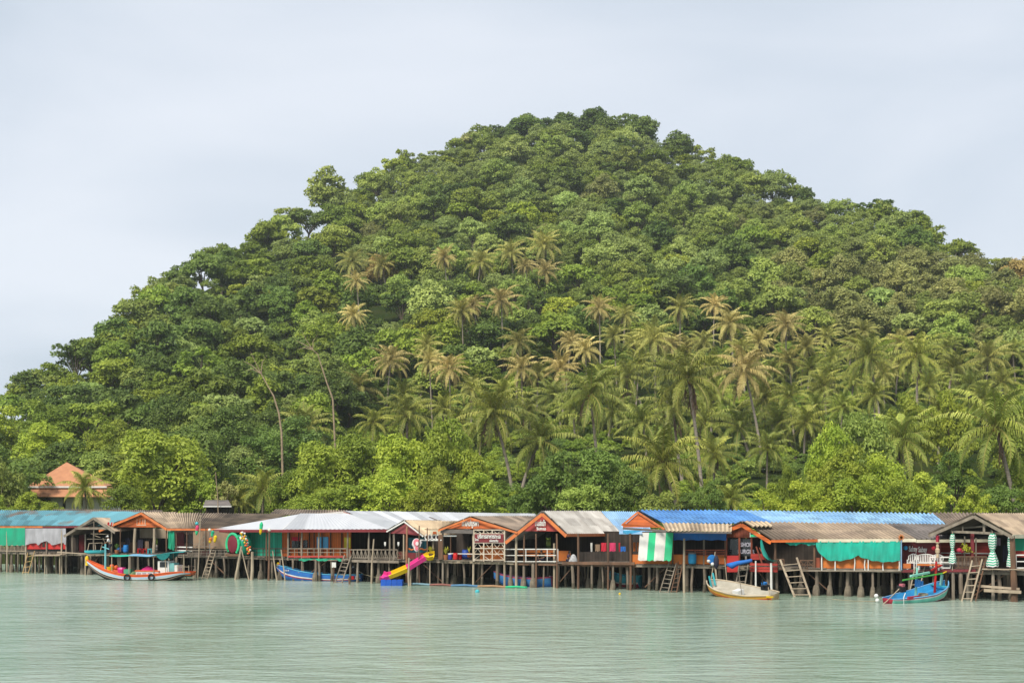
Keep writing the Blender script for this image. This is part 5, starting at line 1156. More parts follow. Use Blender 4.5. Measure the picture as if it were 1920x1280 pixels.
for px, py, lab in ((1643, 1116.5, "upper pale grey float on the mint boat's tail line"), (1645, 1125, "lower pale float touching the water beside the mint boat's tail")): thing1(mb(P_WHT).ball(P(px, py, 92.2 if py < 1120 else 93.5), .14, 9, 6), "float_ball", lab, "float", "floats by the mint boat")

# ------------------------------------------------------------------ ladders and stairs
def ladder(label, bl, br, tl, tr, n, m=WL, r=.05, df=-1.3, dt=-.15, flat=False, k=1.0):
    f = lambda p, d: P(p[0], p[1], F(p[0])+d); a, b_, c, d = f(bl, df), f(br, df), f(tl, dt), f(tr, dt)
    a.z = min(a.z, -.5); b_.z = min(b_.z, -.5)
    lo = a.lerp(b_, .5); o = root("ladder", lo, label, "ladder", "ladders down to the water")
    mb(m).tube([a, c], [r, r*.9], 6).build("rail", o); mb(m).tube([b_, d], [r, r*.9], 6).build("rail", o)
    for i in range(n):
        t = .14 + .80*(i+.5)/n*k; q = mb(m)
        if flat: q.bar(a.lerp(c, t), b_.lerp(d, t), .24, .05)
        else: q.tube([a.lerp(c, t), b_.lerp(d, t)], r*.6, 5)
        q.build("rung", o)
ladder("two pale yellow poles forming a ladder under the turquoise roofed house", (40, 1074), (50, 1074), (52, 1036), (65, 1032), 4, M("fresh_wood", (.50, .34, .16, 1), .8))
ladder("grey ladder below the brown canvas screen wall", (375, 1082), (386, 1083), (396, 1029), (405, 1030), 8, WL)
ladder("dark rickety ladder standing before the blue longtail's stern", (624, 1094), (637, 1096), (646, 1040), (658, 1042), 7, WG, .06)
ladder("nearer of two crossed ladders below the striped awning", (1233, 1113), (1249, 1115), (1255, 1052), (1268, 1055), 7, WG, .05)
ladder("farther ladder leaning against the blue barrel's deck, behind its twin", (1255, 1112), (1266, 1114), (1272, 1052), (1282, 1048), 7, WB, .05, -1.0)
ladder("short grey ladder rising behind the white and orange open boat", (1374, 1098), (1392, 1100), (1386, 1060), (1403, 1058), 5, WG, .055, -.7)
ladder("long pale stair with broad treads between the hammock and the teal netting", (1495, 1121), (1524, 1122), (1463, 1049), (1494, 1045), 6, WL, .085, -1.6, -.2, True)
mb_ = ladder("slim grey ladder behind the mint boat's masts", (1700, 1100), (1716, 1104), (1716, 1062), (1735, 1058), 5, WL, .045, -.6)
ladder("pale ladder with steps beside the farther folded parasol and thick post", (1800, 1126), (1817, 1128), (1823, 1050), (1842, 1048), 6, WL, .06, -1.2)
ladder("weathered second ladder beside the pale one under the grey open gable", (1818, 1127), (1826, 1128), (1838, 1050), (1848, 1049), 5, WB, .05, -.8)

# ------------------------------------------------------------------ poles standing in the water
def pole(label, x0, y0, x1, y1, r, m=WG, off=-1.0, cat="pole", name="mooring_pole"):
    a, c = P(x0, y0, F(x0)+off), P(x1, y1, F(x1)+off); a.z = min(a.z, -.8); q = a.lerp(c, .5) + Vector((random.uniform(-.08, .08), 0, 0))
    return thing1(mb(m).tube([a, q, c], [r, r*.92, r*.75], 7), name, label, cat, "poles standing in the water")
pole("thin leaning pole before the brown canvas wall", 370, 1080, 376, 965, .06, WL)
pole("stout curved post leaning before the green dragon mouth", 439, 1086, 453, 1024, .13, WL)
pole("forked short post beside the leaning post at the dragon mouth", 470, 1086, 473, 1034, .15, WL)
pole("slanting strut between the two posts at the dragon mouth", 472, 1060, 453, 1030, .05, WL, -1.2)
pole("tall dark post with concrete foot carrying a globe lamp", 503, 1087, 505, 996, .1, WB)
pole("pale pole behind the blue longtail's bow", 522, 1088, 511, 1032, .07, WL, -.6); pole("second pale pole crossing behind the blue longtail's bow", 536, 1064, 527, 1030, .06, WL, -.6)
pole("tall bent pale pole before the criss-cross railing", 696, 1099, 701, 1010, .08, WL); pole("short broken stump alone in the open water", 654, 1110, 654, 1082, .09, WB, -3.0)
pole("brown square-cut pole at the maroon gable's centre", 763, 1098, 763, 986, .1, M("red_cedar", (.38, .19, .11, 1), .8)); pole("grey-brown pole standing in front of the slide", 768, 1098, 767, 1045, .09, WL, -2.6); pole("thin dark pole rising above the pale tan roof", 787, 1060, 786, 985, .06, WB)
pole("tall white painted pole by the blue barrel", 1283, 1120, 1283, 1009, .1, WL); pole("stocky concrete-footed pole under the blue barrel", 1298, 1122, 1299, 1062, .1, PILE, -.3)
pole("slim white pole behind the open boat's stern", 1418, 1110, 1417, 1051, .07, WHP, -.7); pole("thick white pole at the end of the red seat boards", 1447, 1112, 1446, 1055, .1, WHP, -.6)
pole("short dark post beside the pontoon", 668, 1094, 671, 1052, .09, WG, -.6)
for px, py in ((393, 993), (505, 993)):
    lp = root("globe_lamp", P(px, py+6, F(px)-1.0), f"white globe lamp on {'a thin pole before the brown canvas wall' if px < 400 else 'the tall dark post at the green wall'}", "lamp", "globe lamps on posts")
    mb(M("lamp_globe", (.80, .76, .62, 1), .4)).ball(P(px, py, F(px)-1.0), .14, 10, 7).build("globe", lp); mb(METAL).tube([P(px, py+3, F(px)-1), P(px, py+(45 if px < 400 else 8), F(px)-1)], .035, 6).build("stem", lp)
def kite(label, px, py0, py1, m1, m2):
    b = MB(); d = F(px)-1.1; b.use(m1); a, c = P(px+1.5, py0, d), P(px-1, py1, d); q = a.lerp(c, .55)
    b.tube([a, a.lerp(c, .2), q], [.05, .16, .13], 7, cap=False); b.use(m2); b.tube([q, q.lerp(c, .6), c], [.13, .11, .02], 7, cap=False)
    thing1(b, "windsock", label, "windsock", "fish windsocks on poles")
kite("green and yellow fish windsock before the white hip roof", 489, 978, 1002, C_EMR, P_YEL); kite("pink and green windsock under the turquoise ball", 369, 984, 1003, C_PNK, C_EMR); kite("green windsock beside the globe lamp before the brown canvas", 398, 994, 1006, C_GRN, C_EMR)
kite("yellow windsock hanging before the brown canvas", 403, 1003, 1017, P_YEL, P_YEL); kite("small orange windsock left of the yellow one", 394, 1007, 1018, OR2, P_YEL)
thing1(mb(P_TRQ).ball(P(369, 981, F(369)-1.05), .15, 10, 7), "ball", "turquoise ball on top of the thin leaning pole", "ball")
# ------------------------------------------------------------------ dragon mouth at the green wall
o = root("dragon_mouth", Pz(450, DK, F(450)), "round green dragon mouth entrance with maroon throat and a mane of coloured flowers", "sculpture")
b = MB(); b.smooth = True; b.use(C_GRN); c = P(455, 1021, F(455)+.6); b.lathe(c, [(max(.02, math.sin(a))*.86, -math.cos(a)*1.05) for a in np.linspace(0, math.pi, 10)], 14, (1, .9, 1)); b.build("head", o)
c2 = P(438, 1020, F(438)-.2); tl = Matrix.Rotation(R(-28), 3, 'Z')
b = MB(); b.smooth = True; b.use(M("maroon_throat", (.20, .02, .04, 1), .7)); b.lathe((0, 0, 0), [(.01, -.06), (.5, -.02), (.62, .1), (.5, .2), (.01, .22)], 16); b.v = [c2 + tl @ Vector((p.x, -p.z, p.y*1.35)) for p in b.v]; b.build("throat", o)
b = MB(); b.use(C_EMR); b.tube([c2 + tl @ Vector((.66*math.cos(a), -.1, .9*math.sin(a))) for a in np.linspace(-.9, 3.9, 16)], .13, 7); b.build("lip", o)
rg_ = random.Random(4)
b = MB()
for m_ in (P_YEL, P_WHT, B_OR):
    b.use(m_)
    for _ in range(16): u = rg_.uniform(0, 1); b.ball(P(452+u*16+rg_.uniform(-3, 3), 998+u*u*30+rg_.uniform(-2, 12), F(460)-.35-.2*rg_.random()), .09, 6, 4)
b.build("flower_mane", o)['kind'] = "stuff"
mb(WB).box(Pz(444, DK-.02, F(444)+.3)+Vector((0, 0, .1)), (1.6, 1.2, .2), RZ).build("plinth", o)
# ------------------------------------------------------------------ water slide, pontoon and floating mats
o = root("water_slide", Pz(770, 0, F(770)-2), "pink and yellow plastic water slide running down to a blue pontoon", "slide")
SL = [(829, 1041, -.1), (812, 1040, -.4), (798, 1043, -.8), (780, 1054, -1.3), (764, 1064, -1.8), (748, 1071, -2.2), (733, 1077, -2.5), (722, 1080, -2.6), (715, 1077, -2.7)]
path = [P(a, b_+3, F(a)+c) for a, b_, c in SL]
def trough(i0, i1, m, nm):
    b = MB(); b.smooth = False; b.use(m); pr = [(-.42, .28), (-.37, .30), (-.30, .05), (0, 0), (.30, .05), (.37, .30), (.42, .28), (.38, -.06), (0, -.11), (-.38, -.06), (-.42, .28)]
    def fn(u, v):
        t = i0+(i1-i0)*u; k = min(len(path)-2, int(t)); p = path[k].lerp(path[k+1], t-k); d = (path[k+1]-path[k]).normalized()
        side = Vector((.42, .80, .50)).normalized(); side = (side - d*side.dot(d)).normalized(); up = d.cross(side); up = up if up.z > 0 else -up
        a, h = pr[int(round(v*(len(pr)-1)))]; return p + side*a + up*h
    b.grid(fn, max(3, int((i1-i0)*4)), len(pr)-1); b.build(nm, o)
trough(.9, 2, P_YEL, "entry_chute"); trough(2, 4, P_PNK, "chute"); trough(4, 6, P_YEL, "chute"); trough(6, 8, P_PNK, "end_lip")
for a, b_, c in ((806, 1046, -.6), (770, 1064, -1.7)): mb(WL).tube([P(a, b_, F(a)+c), Pz(a, -.8, F(a)+c)], .06, 6).build("support", o)
o = root("pontoon", Pz(733, 0, F(733)-3), "blue plastic pontoon of floating cubes at the foot of the slide", "pontoon")
A = P(714, 1092, F(733)-2.9); A.z = .12; dv = Vector((1, -.06, 0)); sv = Vector((.1, 1, 0))
for i in range(4):
    for j in range(2): b = mb(M("pontoon_blue", (.02, .11, .55, 1), .4)).box(A + dv*(.22+.43*i) + sv*.45*j + Vector((0, 0, .06+(.02 if i == 0 else 0))), (.41, .42, .50)).box(A + dv*(.22+.43*i) + sv*.45*j + Vector((0, 0, .33)), (.33, .34, .05)); b.build("float_block", o)
for a_, c_, m_, lab in ((754, 806, M('mat_pale_blue', (.22, .38, .46, 1), .7), "pale blue floating mat nearest the pontoon"), (806, 846, M('mat_dull_red', (.30, .12, .10, 1), .8), "dull red floating mat in front of the orange lettered restaurant"), (846, 896, M('mat_blue', (.10, .24, .42, 1), .7), "mid blue floating mat beyond the dull red one"), (896, 948, M('mat_tan', (.44, .26, .14, 1), .8), "orange-tan floating mat below the lattice sign"), (948, 986, C_EMR, "bright green floating mat near the red gable")):
    f_ = lambda p: F(p)-1.4; b = MB(); b.use(m_); A, B_ = Pz(a_, .06, f_(a_)), Pz(c_, .06, f_(c_))
    for k in range(2): b.tube([A + N*.22*k + Vector((0, 0, .02*math.sin(3*k))), A.lerp(B_, .5) + N*.22*k + Vector((0, 0, .05)), B_ + N*.22*k], .075, 7)
    thing1(b, "floating_mat", lab, "float", "floating mats along the pier")
for px, py, r_, m_, lab in ((895, 1110, .17, P_TRQ, "turquoise ball buoy floating alone on the open water"), (1162, 1114, .085, P_YEL, "small yellow float drifting under the striped awning's reflection"), (1454, 1119, .17, P_WHT, "white float beside the open boat's stern")):
    p = P(px, py, H*FP/(py-HZ)); p.z = .05; thing1(mb(m_).ball(p, r_, 10, 7), "buoy", lab, "buoy", "floats on the water")
# ------------------------------------------------------------------ hammock, tarpaulin bundle, fishing gear
b = MB(); b.smooth = True; b.use(C_HAM)
hp = [P(1428, 1010, F(1428)-.3), P(1433, 1030, F(1433)-.5), P(1440, 1045, F(1440)-.7), P(1448, 1052.5, F(1448)-.8), P(1457, 1051, F(1457)-.8)]
def hm(u, v):
    t = u*4; k = min(3, int(t)); p = hp[k].lerp(hp[k+1], t-k); w = .08+.34*math.sin(u*3.0)**.8; a = (v-.5)*3.0
    return p + Vector((.25, -.6, 0))*w*math.sin(a) + Vector((-.5, 0, .35))*w*(1-math.cos(a))*.9
b.grid(hm, 14, 6); thing1(b, "hammock", "teal hammock slung in a steep curve under the red-brown gable", "hammock")
b = MB(); b.smooth = True; b.use(C_BLU); b.tube([P(1363, 1058, F(1363)-.8), P(1372, 1060, F(1372)-.9), P(1384, 1055, F(1384)-.9), P(1396, 1053, F(1396)-.9), P(1410, 1050, F(1410)-.9)], [.10, .24, .17, .14, .12], 8); thing1(b, "tarpaulin_bundle", "rolled blue tarpaulin slung across the red panel", "tarpaulin")
o = root("marker_buoys", Pz(1335, .5, F(1335)-.8), "bundle of blue and white marker buoys tied to poles by the open boat", "buoy")
b = mb(P_BLU).lathe((0, 0, 0), [(.01, -.1), (.3, -.08), (.34, 0), (.3, .08), (.01, .1)], 12); b.v = [P(1335, 1048, F(1335)-.9) + Vector((p.x, p.z, p.y)) for p in b.v]; b.build("disc_float", o)
mb(P_WHT).ball(P(1329, 1051, F(1329)-1), .14, 8, 6).ball(P(1336, 1057, F(1336)-1), .13, 8, 6).build("ball_float", o); mb(C_DRK).ball(P(1343, 1053, F(1343)-.9), (.2, .2, .5), 8, 6).build("net_roll", o)
b = mb(WL); b.tube([P(1334, 1084, F(1334)-.9), P(1341, 1034, F(1341)-.8)], .04, 6); b.tube([P(1344, 1088, F(1344)-.9), P(1340, 1050, F(1340)-.8)], .07, 6); b.tube([P(1363, 1090, F(1363)-.9), P(1359, 1046, F(1359)-.9)], .03, 5); b.build("poles", o)
# ------------------------------------------------------------------ barrels, pots, stools
def barrel(label, px, py0, py1, m, lid=None, off=.0, r=.0, grp="barrels and drums", cat="barrel"):
    d = F(px)+off; zb = P(px, py1, d).z; zt = P(px, py0, d).z; h = zt-zb; r = r or h*.36; o = root("barrel", Pz(px, zb, d), label, cat, grp)
    b = MB(); b.smooth = True; b.use(m); c = Pz(px, zb, d); b.lathe(c, [(.01, 0), (r*.86, 0), (r*.95, h*.1), (r*1.02, h*.33), (r*.98, h*.36), (r*1.02, h*.4), (r*1.02, h*.64), (r*.98, h*.67), (r*1.02, h*.7), (r*.9, h*.88), (r*.6, h*.9)], 14); b.build("body", o)
    mb(lid or m).lathe(c, [(r*.92, h*.86), (r*.95, h*.98), (r*.85, h), (.01, h)], 14).build("lid", o)
barrel("big blue plastic barrel with dark lid on the deck beside the white pole", 1298, 1035, 1056.5, M("barrel_blue", (.02, .30, .58, 1), .4), RDRK, -.1)
barrel("tall blue drum inside the plain orange gable", 236, 1021, 1035, P_BLU, None, .3); barrel("short blue tub left of the tall blue drum", 226, 1026, 1034, P_BLU, None, .8, .4)
barrel("navy blue bin by the yellow plant at the restaurant's edge", 844, 1037, 1049, M("navy_plastic", (.03, .05, .28, 1), .4), P_WHT, .1); barrel("red bin at the restaurant's edge, beside the navy one", 854, 1036, 1049, P_RED, None, .1); barrel("farther red bin at the restaurant's edge", 862, 1037, 1049, P_RED, None, .6)
barrel("small blue bin near the lattice sign frame", 873, 1030, 1047, M("mid_blue_plastic", (.03, .09, .42, 1), .4), None, 1.0, .3)
def plant(label, px, py0, py1, m, pot=TERRA, off=0.0, n=16, sp=.35):
    d = F(px)+off; zb = P(px, py1, d).z; zt = P(px, py0, d).z; o = root("potted_plant", Pz(px, zb, d), label, "plant", "potted plants on the decks"); c = Pz(px, zb, d); ph = (zt-zb)*.36
    mb(pot).lathe(c, [(.01, 0), (.16, 0), (.22, ph), (.18, ph), (.01, ph*.9)], 10).build("pot", o); b = mb(m); rg = random.Random(px)
    for _ in range(n):
        a = rg.uniform(0, 6.28); h = (zt-zb-ph)*rg.uniform(.6, 1.0); q = c+Vector((0, 0, ph)); tip = q+Vector((math.cos(a)*sp*rg.uniform(.3, 1), math.sin(a)*sp*.8, h)); w = Vector((-math.sin(a), math.cos(a), 0))*.06; m_ = q.lerp(tip, .6)+Vector((0, 0, .05))
        b.face(q, m_+w, tip, m_-w)
    b.build("foliage", o)
YL = M("croton_leaf", (.55, .50, .05, 1), .6, (.30, .34, .05, 1), 5); GL = M("pot_leaf", (.07, .16, .03, 1), .6, (.12, .2, .03, 1), 5)
plant("yellow croton in a pot above the slide's yellow chute", 808, 1022, 1046, YL, WB, -.2, 20); plant("yellow croton in a tan pot at the orange restaurant's corner", 836, 1023, 1049, YL, TERRA, -.05, 20); plant("slim yellow plant beside the lattice sign frame", 880, 1023, 1044, YL, OR2, .6, 12, .2)
plant("green plant in a terracotta pot by the slim post of the orange gable", 219, 1018, 1037, GL, TERRA, -.2, 24, .3)
b = MB(); rg_ = np.random.RandomState(3); cl = [((0, 0, 0), .34), ((.3, 0, -.2), .25), ((-.1, .05, .22), .25)]; V_, T__ = clump_leaves(cl, 420, .09, rg_); me = quadmesh("hanging_plant", V_, T__); me.materials.append(LEAF['yellow green']); o = link("hanging_plant", me); o.location = P(1811, 1030, F(1811)+.2); tag(o, "bushy yellow-green plant hanging before the red boarded wall", "plant")
thing1(mb(B_MR).ball(P(1799, 1031, F(1799)+.2), (.2, .15, .16), 8, 6).ball(P(1804, 1033, F(1799)+.2), (.14, .12, .14), 8, 6), "flower_basket", "small red and pink flower cluster left of the hanging plant", "flowers")
for px, m_, lab in ((262, P_RED, "left red stool between the pale posts of the orange gable"), (272, P_RED, "right red stool between the pale posts of the orange gable"), (281, P_TRQ, "low turquoise stool by the pale post of the orange gable")):
    c = Pz(px, DK, F(px)+1.2); b = mb(m_).box(c+Vector((0, 0, .42)), (.36, .36, .06))
    for sx in (-.14, .14):
        for sy in (-.14, .14): b.bar(c+Vector((sx, sy, .4)), c+Vector((sx*1.2, sy*1.2, 0)), .05)
    thing1(b, "stool", lab, "stool", "stools under the orange gable")
for k, (px, w, t_, bt, m_, lab) in enumerate(((258, 10, 1011, 1030, C_DRK, "dark blue jacket"), (272, 7, 1014, 1031, C_BRN, "brown shirt"), (236, 8, 1008, 1020, C_DRK, "black cloth"), (1867, 9, 1008, 1022, cloth_mat("mauve_cloth", (.30, .22, .30, 1)), "mauve shirt"), (1880, 12, 1022, 1052, C_DRK, "long dark sarong"), (1890, 6, 1014, 1030, C_BLU, "slate blue shirt"))):
    drape("hanging_laundry", f"{lab} hanging in shade under the {'plain orange gable' if px < 400 else 'grey open gable'}", "laundry", px, px+w, t_, bt, m_, off=1.6, folds=2, amp=.07, group="clothes hung under gables")
# ------------------------------------------------------------------ parasols, benches and ornaments on the terrace
def parasol(label, px, py0, py1, wmax):
    d = F(px)-.15; zb, zt = P(px, py1, d).z, P(px, py0, d).z; c = Pz(px, zb, d); o = root("parasol", Pz(px, DK, d), label, "parasol", "folded striped parasols"); b = MB(); w = wmax/2*d/FP; n = 26
    pr = lambda t: w*(1.0-.08*t if t < .15 else .93 - .62*min(1, (t-.15)/.32) if t < .47 else .42+.28*math.sin((t-.47)/.53*math.pi*.9) - .2*max(0, t-.9)/.1)
    rr = [(pr(k/n)*(1+.0*k), (zt-zb)*k/n) for k in range(n+1)]
    for k in range(n):
        b.use(C_EMR if False else (C_GRN if k % 2 else P_WHT)); b.lathe(c, [rr[k], rr[k+1]], 14)
    for i, p in enumerate(b.v):
        q = p-c; a = math.atan2(q.y, q.x); b.v[i] = c + Vector((q.x*(1+.14*math.cos(5*a)), q.y*(1+.14*math.cos(5*a)), q.z - .09*abs(math.sin(2.5*a))))
    b.build("canopy", o); mb(WL).tube([Pz(px, DK, d), Pz(px, zt+.12, d)], .03, 6).build("pole", o)
parasol("folded green and white striped parasol beside the terrace's white bench", 1786, 999, 1054, 13); parasol("folded green and white striped parasol with flared hem behind the terrace ladder", 1861, 998, 1060, 21); parasol("slim folded striped parasol behind the thick corner post", 1893, 1003, 1060, 10)
def bench(px, w, label, back=True):
    c = Pz(px, DK, F(px)-.1+.35); o = root("garden_bench", c, label, "bench", "white garden seats"); q = lambda x, y, z: c + U*x + N*y + Vector((0, 0, z)); b = mb(WHP)
    for k in range(4): b.bar(q(-w/2, -.2+.14*k, .44), q(w/2, -.2+.14*k, .44), .1, .03)
    b.build("seat", o); b = mb(WHP); n = int(w/.11)
    for k in range(n+1): x_ = -w/2+w*k/n; b.bar(q(x_, .26, .5), q(x_, .34, .88+.14*math.sin(math.pi*k/n)), .05, .03)
    pts = [q(-w/2+w*k/8, .34, .90+.14*math.sin(math.pi*k/8)) for k in range(9)]; b.tube(pts, .035, 5); b.bar(q(-w/2, .26, .5), q(w/2, .26, .5), .05); b.build("backrest", o)
    for x_ in (-w/2, w/2):
        for y_ in (-.22, .28): mb(WHP).bar(q(x_, y_, 0), q(x_, y_, .62 if y_ < 0 else .9), .06).build("leg", o)
        mb(WHP).bar(q(x_, -.24, .63), q(x_, .3, .66), .07, .04).build("armrest", o)
bench(1734, 1.35, "white slatted garden bench with arched back under the white lettering"); bench(1711, .62, "white slatted garden chair left of the arched bench"); bench(1757, .7, "white garden chair near the red mast")
tb = root("table", Pz(1742, DK, F(1742)-.35), "orange-topped white table before the arched bench", "table"); c = Pz(1742, DK, F(1742)-.4)
mb(OR2).box(c+Vector((0, 0, .36)), (1.5, .5, .08), RZ).build("top", tb)
for s in (-.65, .65):
    for t_ in (-.18, .18): mb(WHP).bar(c+U*s+N*t_, c+U*s+N*t_+Vector((0, 0, .33)), .06).build("leg", tb)
thing1(mb(M("light_blue_ball", (.03, .38, .75, 1), .4)).ball(P(1698, 1026.5, F(1698)+.5), .16, 12, 8), "ball", "bright blue ball lantern hung on the maroon wall", "lantern"); thing1(mb(M("crimson_ball", (.60, .02, .05, 1), .4)).ball(P(1751, 1027, F(1751)+.5), .16, 12, 8), "ball", "crimson ball lantern right of the white script lettering", "lantern")
o = root("star_ornament", P(1690, 1008, F(1690)-.3), "spiky orange star ornament on a blue pole beside the teal netting", "ornament"); b = mb(OR2); c = P(1690, 1007, F(1690)-.35)
for k in range(10): a = k*.6283; t_ = Vector((math.cos(a), 0, math.sin(a))); s_ = Vector((-t_.z, 0, t_.x)); b.poly([c+s_*.06, c+t_*.27, c-s_*.06], (0, .05, 0))
b.build("star", o); mb(M("pole_pale_blue", (.25, .42, .60, 1), .5)).tube([P(1690, 1012, F(1690)-.3), P(1690, 1068, F(1690)-.3)], .05, 6).build("pole", o)
o = root("carved_post", P(1758, 1045, F(1758)-.2), "carved cream figure post with a small red lantern on top", "ornament"); c = P(1758, 1045, F(1758)-.2)
mb(M("carved_cream", (.60, .48, .33, 1), .8, (.35, .25, .16, 1), 4)).lathe(c, [(.01, 0), (.1, 0), (.09, .25), (.15, .36), (.16, .55), (.08, .66), (.11, .78), (.06, .92), (.13, 1.0), (.12, 1.05), (.01, 1.06)], 9).build("figure", o); mb(B_MR).lathe(c+Vector((0, 0, 1.06)), [(.12, 0), (.12, .34), (.16, .36), (.02, .52)], 4).build("lantern", o)
o = root("cutout_sign", P(781, 1040, F(781)-.7), "pink and white cut-out sign with round top on a post by the slide", "sign"); d = F(781)-.8
def disc(px, py, rx, ry, m, dd, nm):
    c = P(px, py, d-dd); mb(m).poly([c + Vector((rx*math.cos(a), 0, ry*math.sin(a))) for a in np.linspace(0, 6.283, 21)[:-1]], (0, .04, 0)).build(nm, o)
PKS = M("sign_pink", (.78, .22, .28, 1), .5); SW = M("sign_white", (.82, .78, .80, 1), .5)
disc(781, 1018.5, .36, .42, SW, 0, "outline"); disc(781, 1027, .22, .26, SW, 0.01, "outline"); disc(775.5, 1020, .14, .13, SW, .015, "outline"); disc(788, 1016.5, .14, .13, SW, .015, "outline"); disc(781, 1017, .25, .31, PKS, .06, "face"); disc(782, 1018.5, .13, .16, SW, .11, "face"); disc(781, 1027.5, .13, .15, PKS, .06, "body")
mb(WG).tube([P(781, 1030, d+.06), P(780.5, 1052, d+.06)], .04, 6).build("post", o)
o = root("hanging_signboard", P(818, 995, F(818)-.4), "small cream signboard hung on a dark post above the snack bar", "sign"); d = F(815)-.5
mb(WB).bar(P(801, 989, d), P(801, 1035, d), .08).bar(P(796, 992, d), P(822, 993, d), .06).build("post", o); mb(CREAM).poly([P(806, 993, d-.05), P(821, 993, d-.05), P(821, 1001, d-.05), P(806, 1001, d-.05)], (0, .05, 0)).build("board", o); mb(OR).poly([P(812, 996, d-.09), P(818, 996, d-.09), P(819, 1001, d-.09), P(811, 1001, d-.09)], (0, .03, 0)).build("emblem", o)
for px, py in ((722, 1018), (747, 1018)): thing1(mb(WHP).box(P(px, py, F(px)-.25), (.14, .14, .22)).box(P(px, py+3.2, F(px)-.25), (.1, .1, .14)).use(WD).bar(P(px, py+5, F(px)-.25), P(px, py+14, F(px)-.25), .05), "railing_lamp", f"small white box lamp {'over the criss-cross railing' if px < 730 else 'at the end of the criss-cross railing'}", "lamp", "box lamps on the railing")
for px, w, lab in ((626, 7, "white notice board on a stake by the dark rickety ladder"),): thing1(mb(WHP).box(P(px, 1058.5, F(px)-1.6), (.34, .05, .42)).use(WB).bar(P(px, 1062, F(px)-1.6), Pz(px, -.5, F(px)-1.6), .06), "notice_board", lab, "sign")
for k, (px, m_) in enumerate(((204, P_RED), (210, P_RED))): drape("flag", f"{'left' if k == 0 else 'right'} small red and white flag above the shack's tan roof", "flag", px-2, px+3, 978.5, 985, [(.55, m_), (1, C_WHT)], da=128, db=128, folds=1, amp=.06, group="flags on the shack roof")
for px in (204, 210): pass
# mooring lines
def rope(label, pts): thing1(mb(ROPE).tube(pts, .018, 4), "mooring_rope", label, "rope", "mooring ropes")
A, B_ = P(1773, 1094, 96.2), P(1787, 1126, F(1787)-.3); rope("slack rope from the mint boat's bow to a pile", [A, A.lerp(B_, .5)+Vector((-.15, 0, -.35)), B_]); A, B_ = P(680, 1075, 118.5), P(717, 1082, F(717)-2.6); rope("green-tinged rope from the blue longtail to the slide", [A, A.lerp(B_, .5)+Vector((0, 0, -.1)), B_])
A, B_ = P(338, 1086, 120), P(378, 1087, F(378)-.6); A.z = .08; B_.z = .1; rope("floating rope behind the orange longtail's stern", [A, A.lerp(B_, .5)+Vector((0, -.3, -.05)), B_])
A, B_ = P(1642, 1125, 93.5), Pz(1560, .03, 96); A.z = .06; rope("rope floating from the mint boat's tail toward the teal netting", [A, A.lerp(B_, .5)+Vector((0, -.6, -.02)), B_])

# ------------------------------------------------------------------ people
SKIN = M("skin", (.32, .19, .12, 1), .6, (.27, .155, .10, 1), 8); HAIR = M("black_hair", (.012, .010, .010, 1), .6)
def skinned(name, verts, edges, radii, mat, parent, rootv=0, sub=2):
    me = bpy.data.meshes.new(name); me.from_pydata(verts, edges, []); o = bpy.data.objects.new(name, me); COL.objects.link(o)
    o.modifiers.new("skin", 'SKIN'); 
    for i, r in enumerate(radii):
        sv = me.skin_vertices[0].data[i]; sv.radius = r if isinstance(r, tuple) else (r, r); sv.use_root = (i == rootv)
    s = o.modifiers.new("sub", 'SUBSURF'); s.levels = sub; s.render_levels = sub
    dg = bpy.context.evaluated_depsgraph_get(); nm = bpy.data.meshes.new_from_object(o.evaluated_get(dg)); bpy.data.objects.remove(o)
    nm.materials.clear(); nm.materials.append(mat); nm.polygons.foreach_set('use_smooth', [True]*len(nm.polygons)); q = link(name, nm, parent); return q
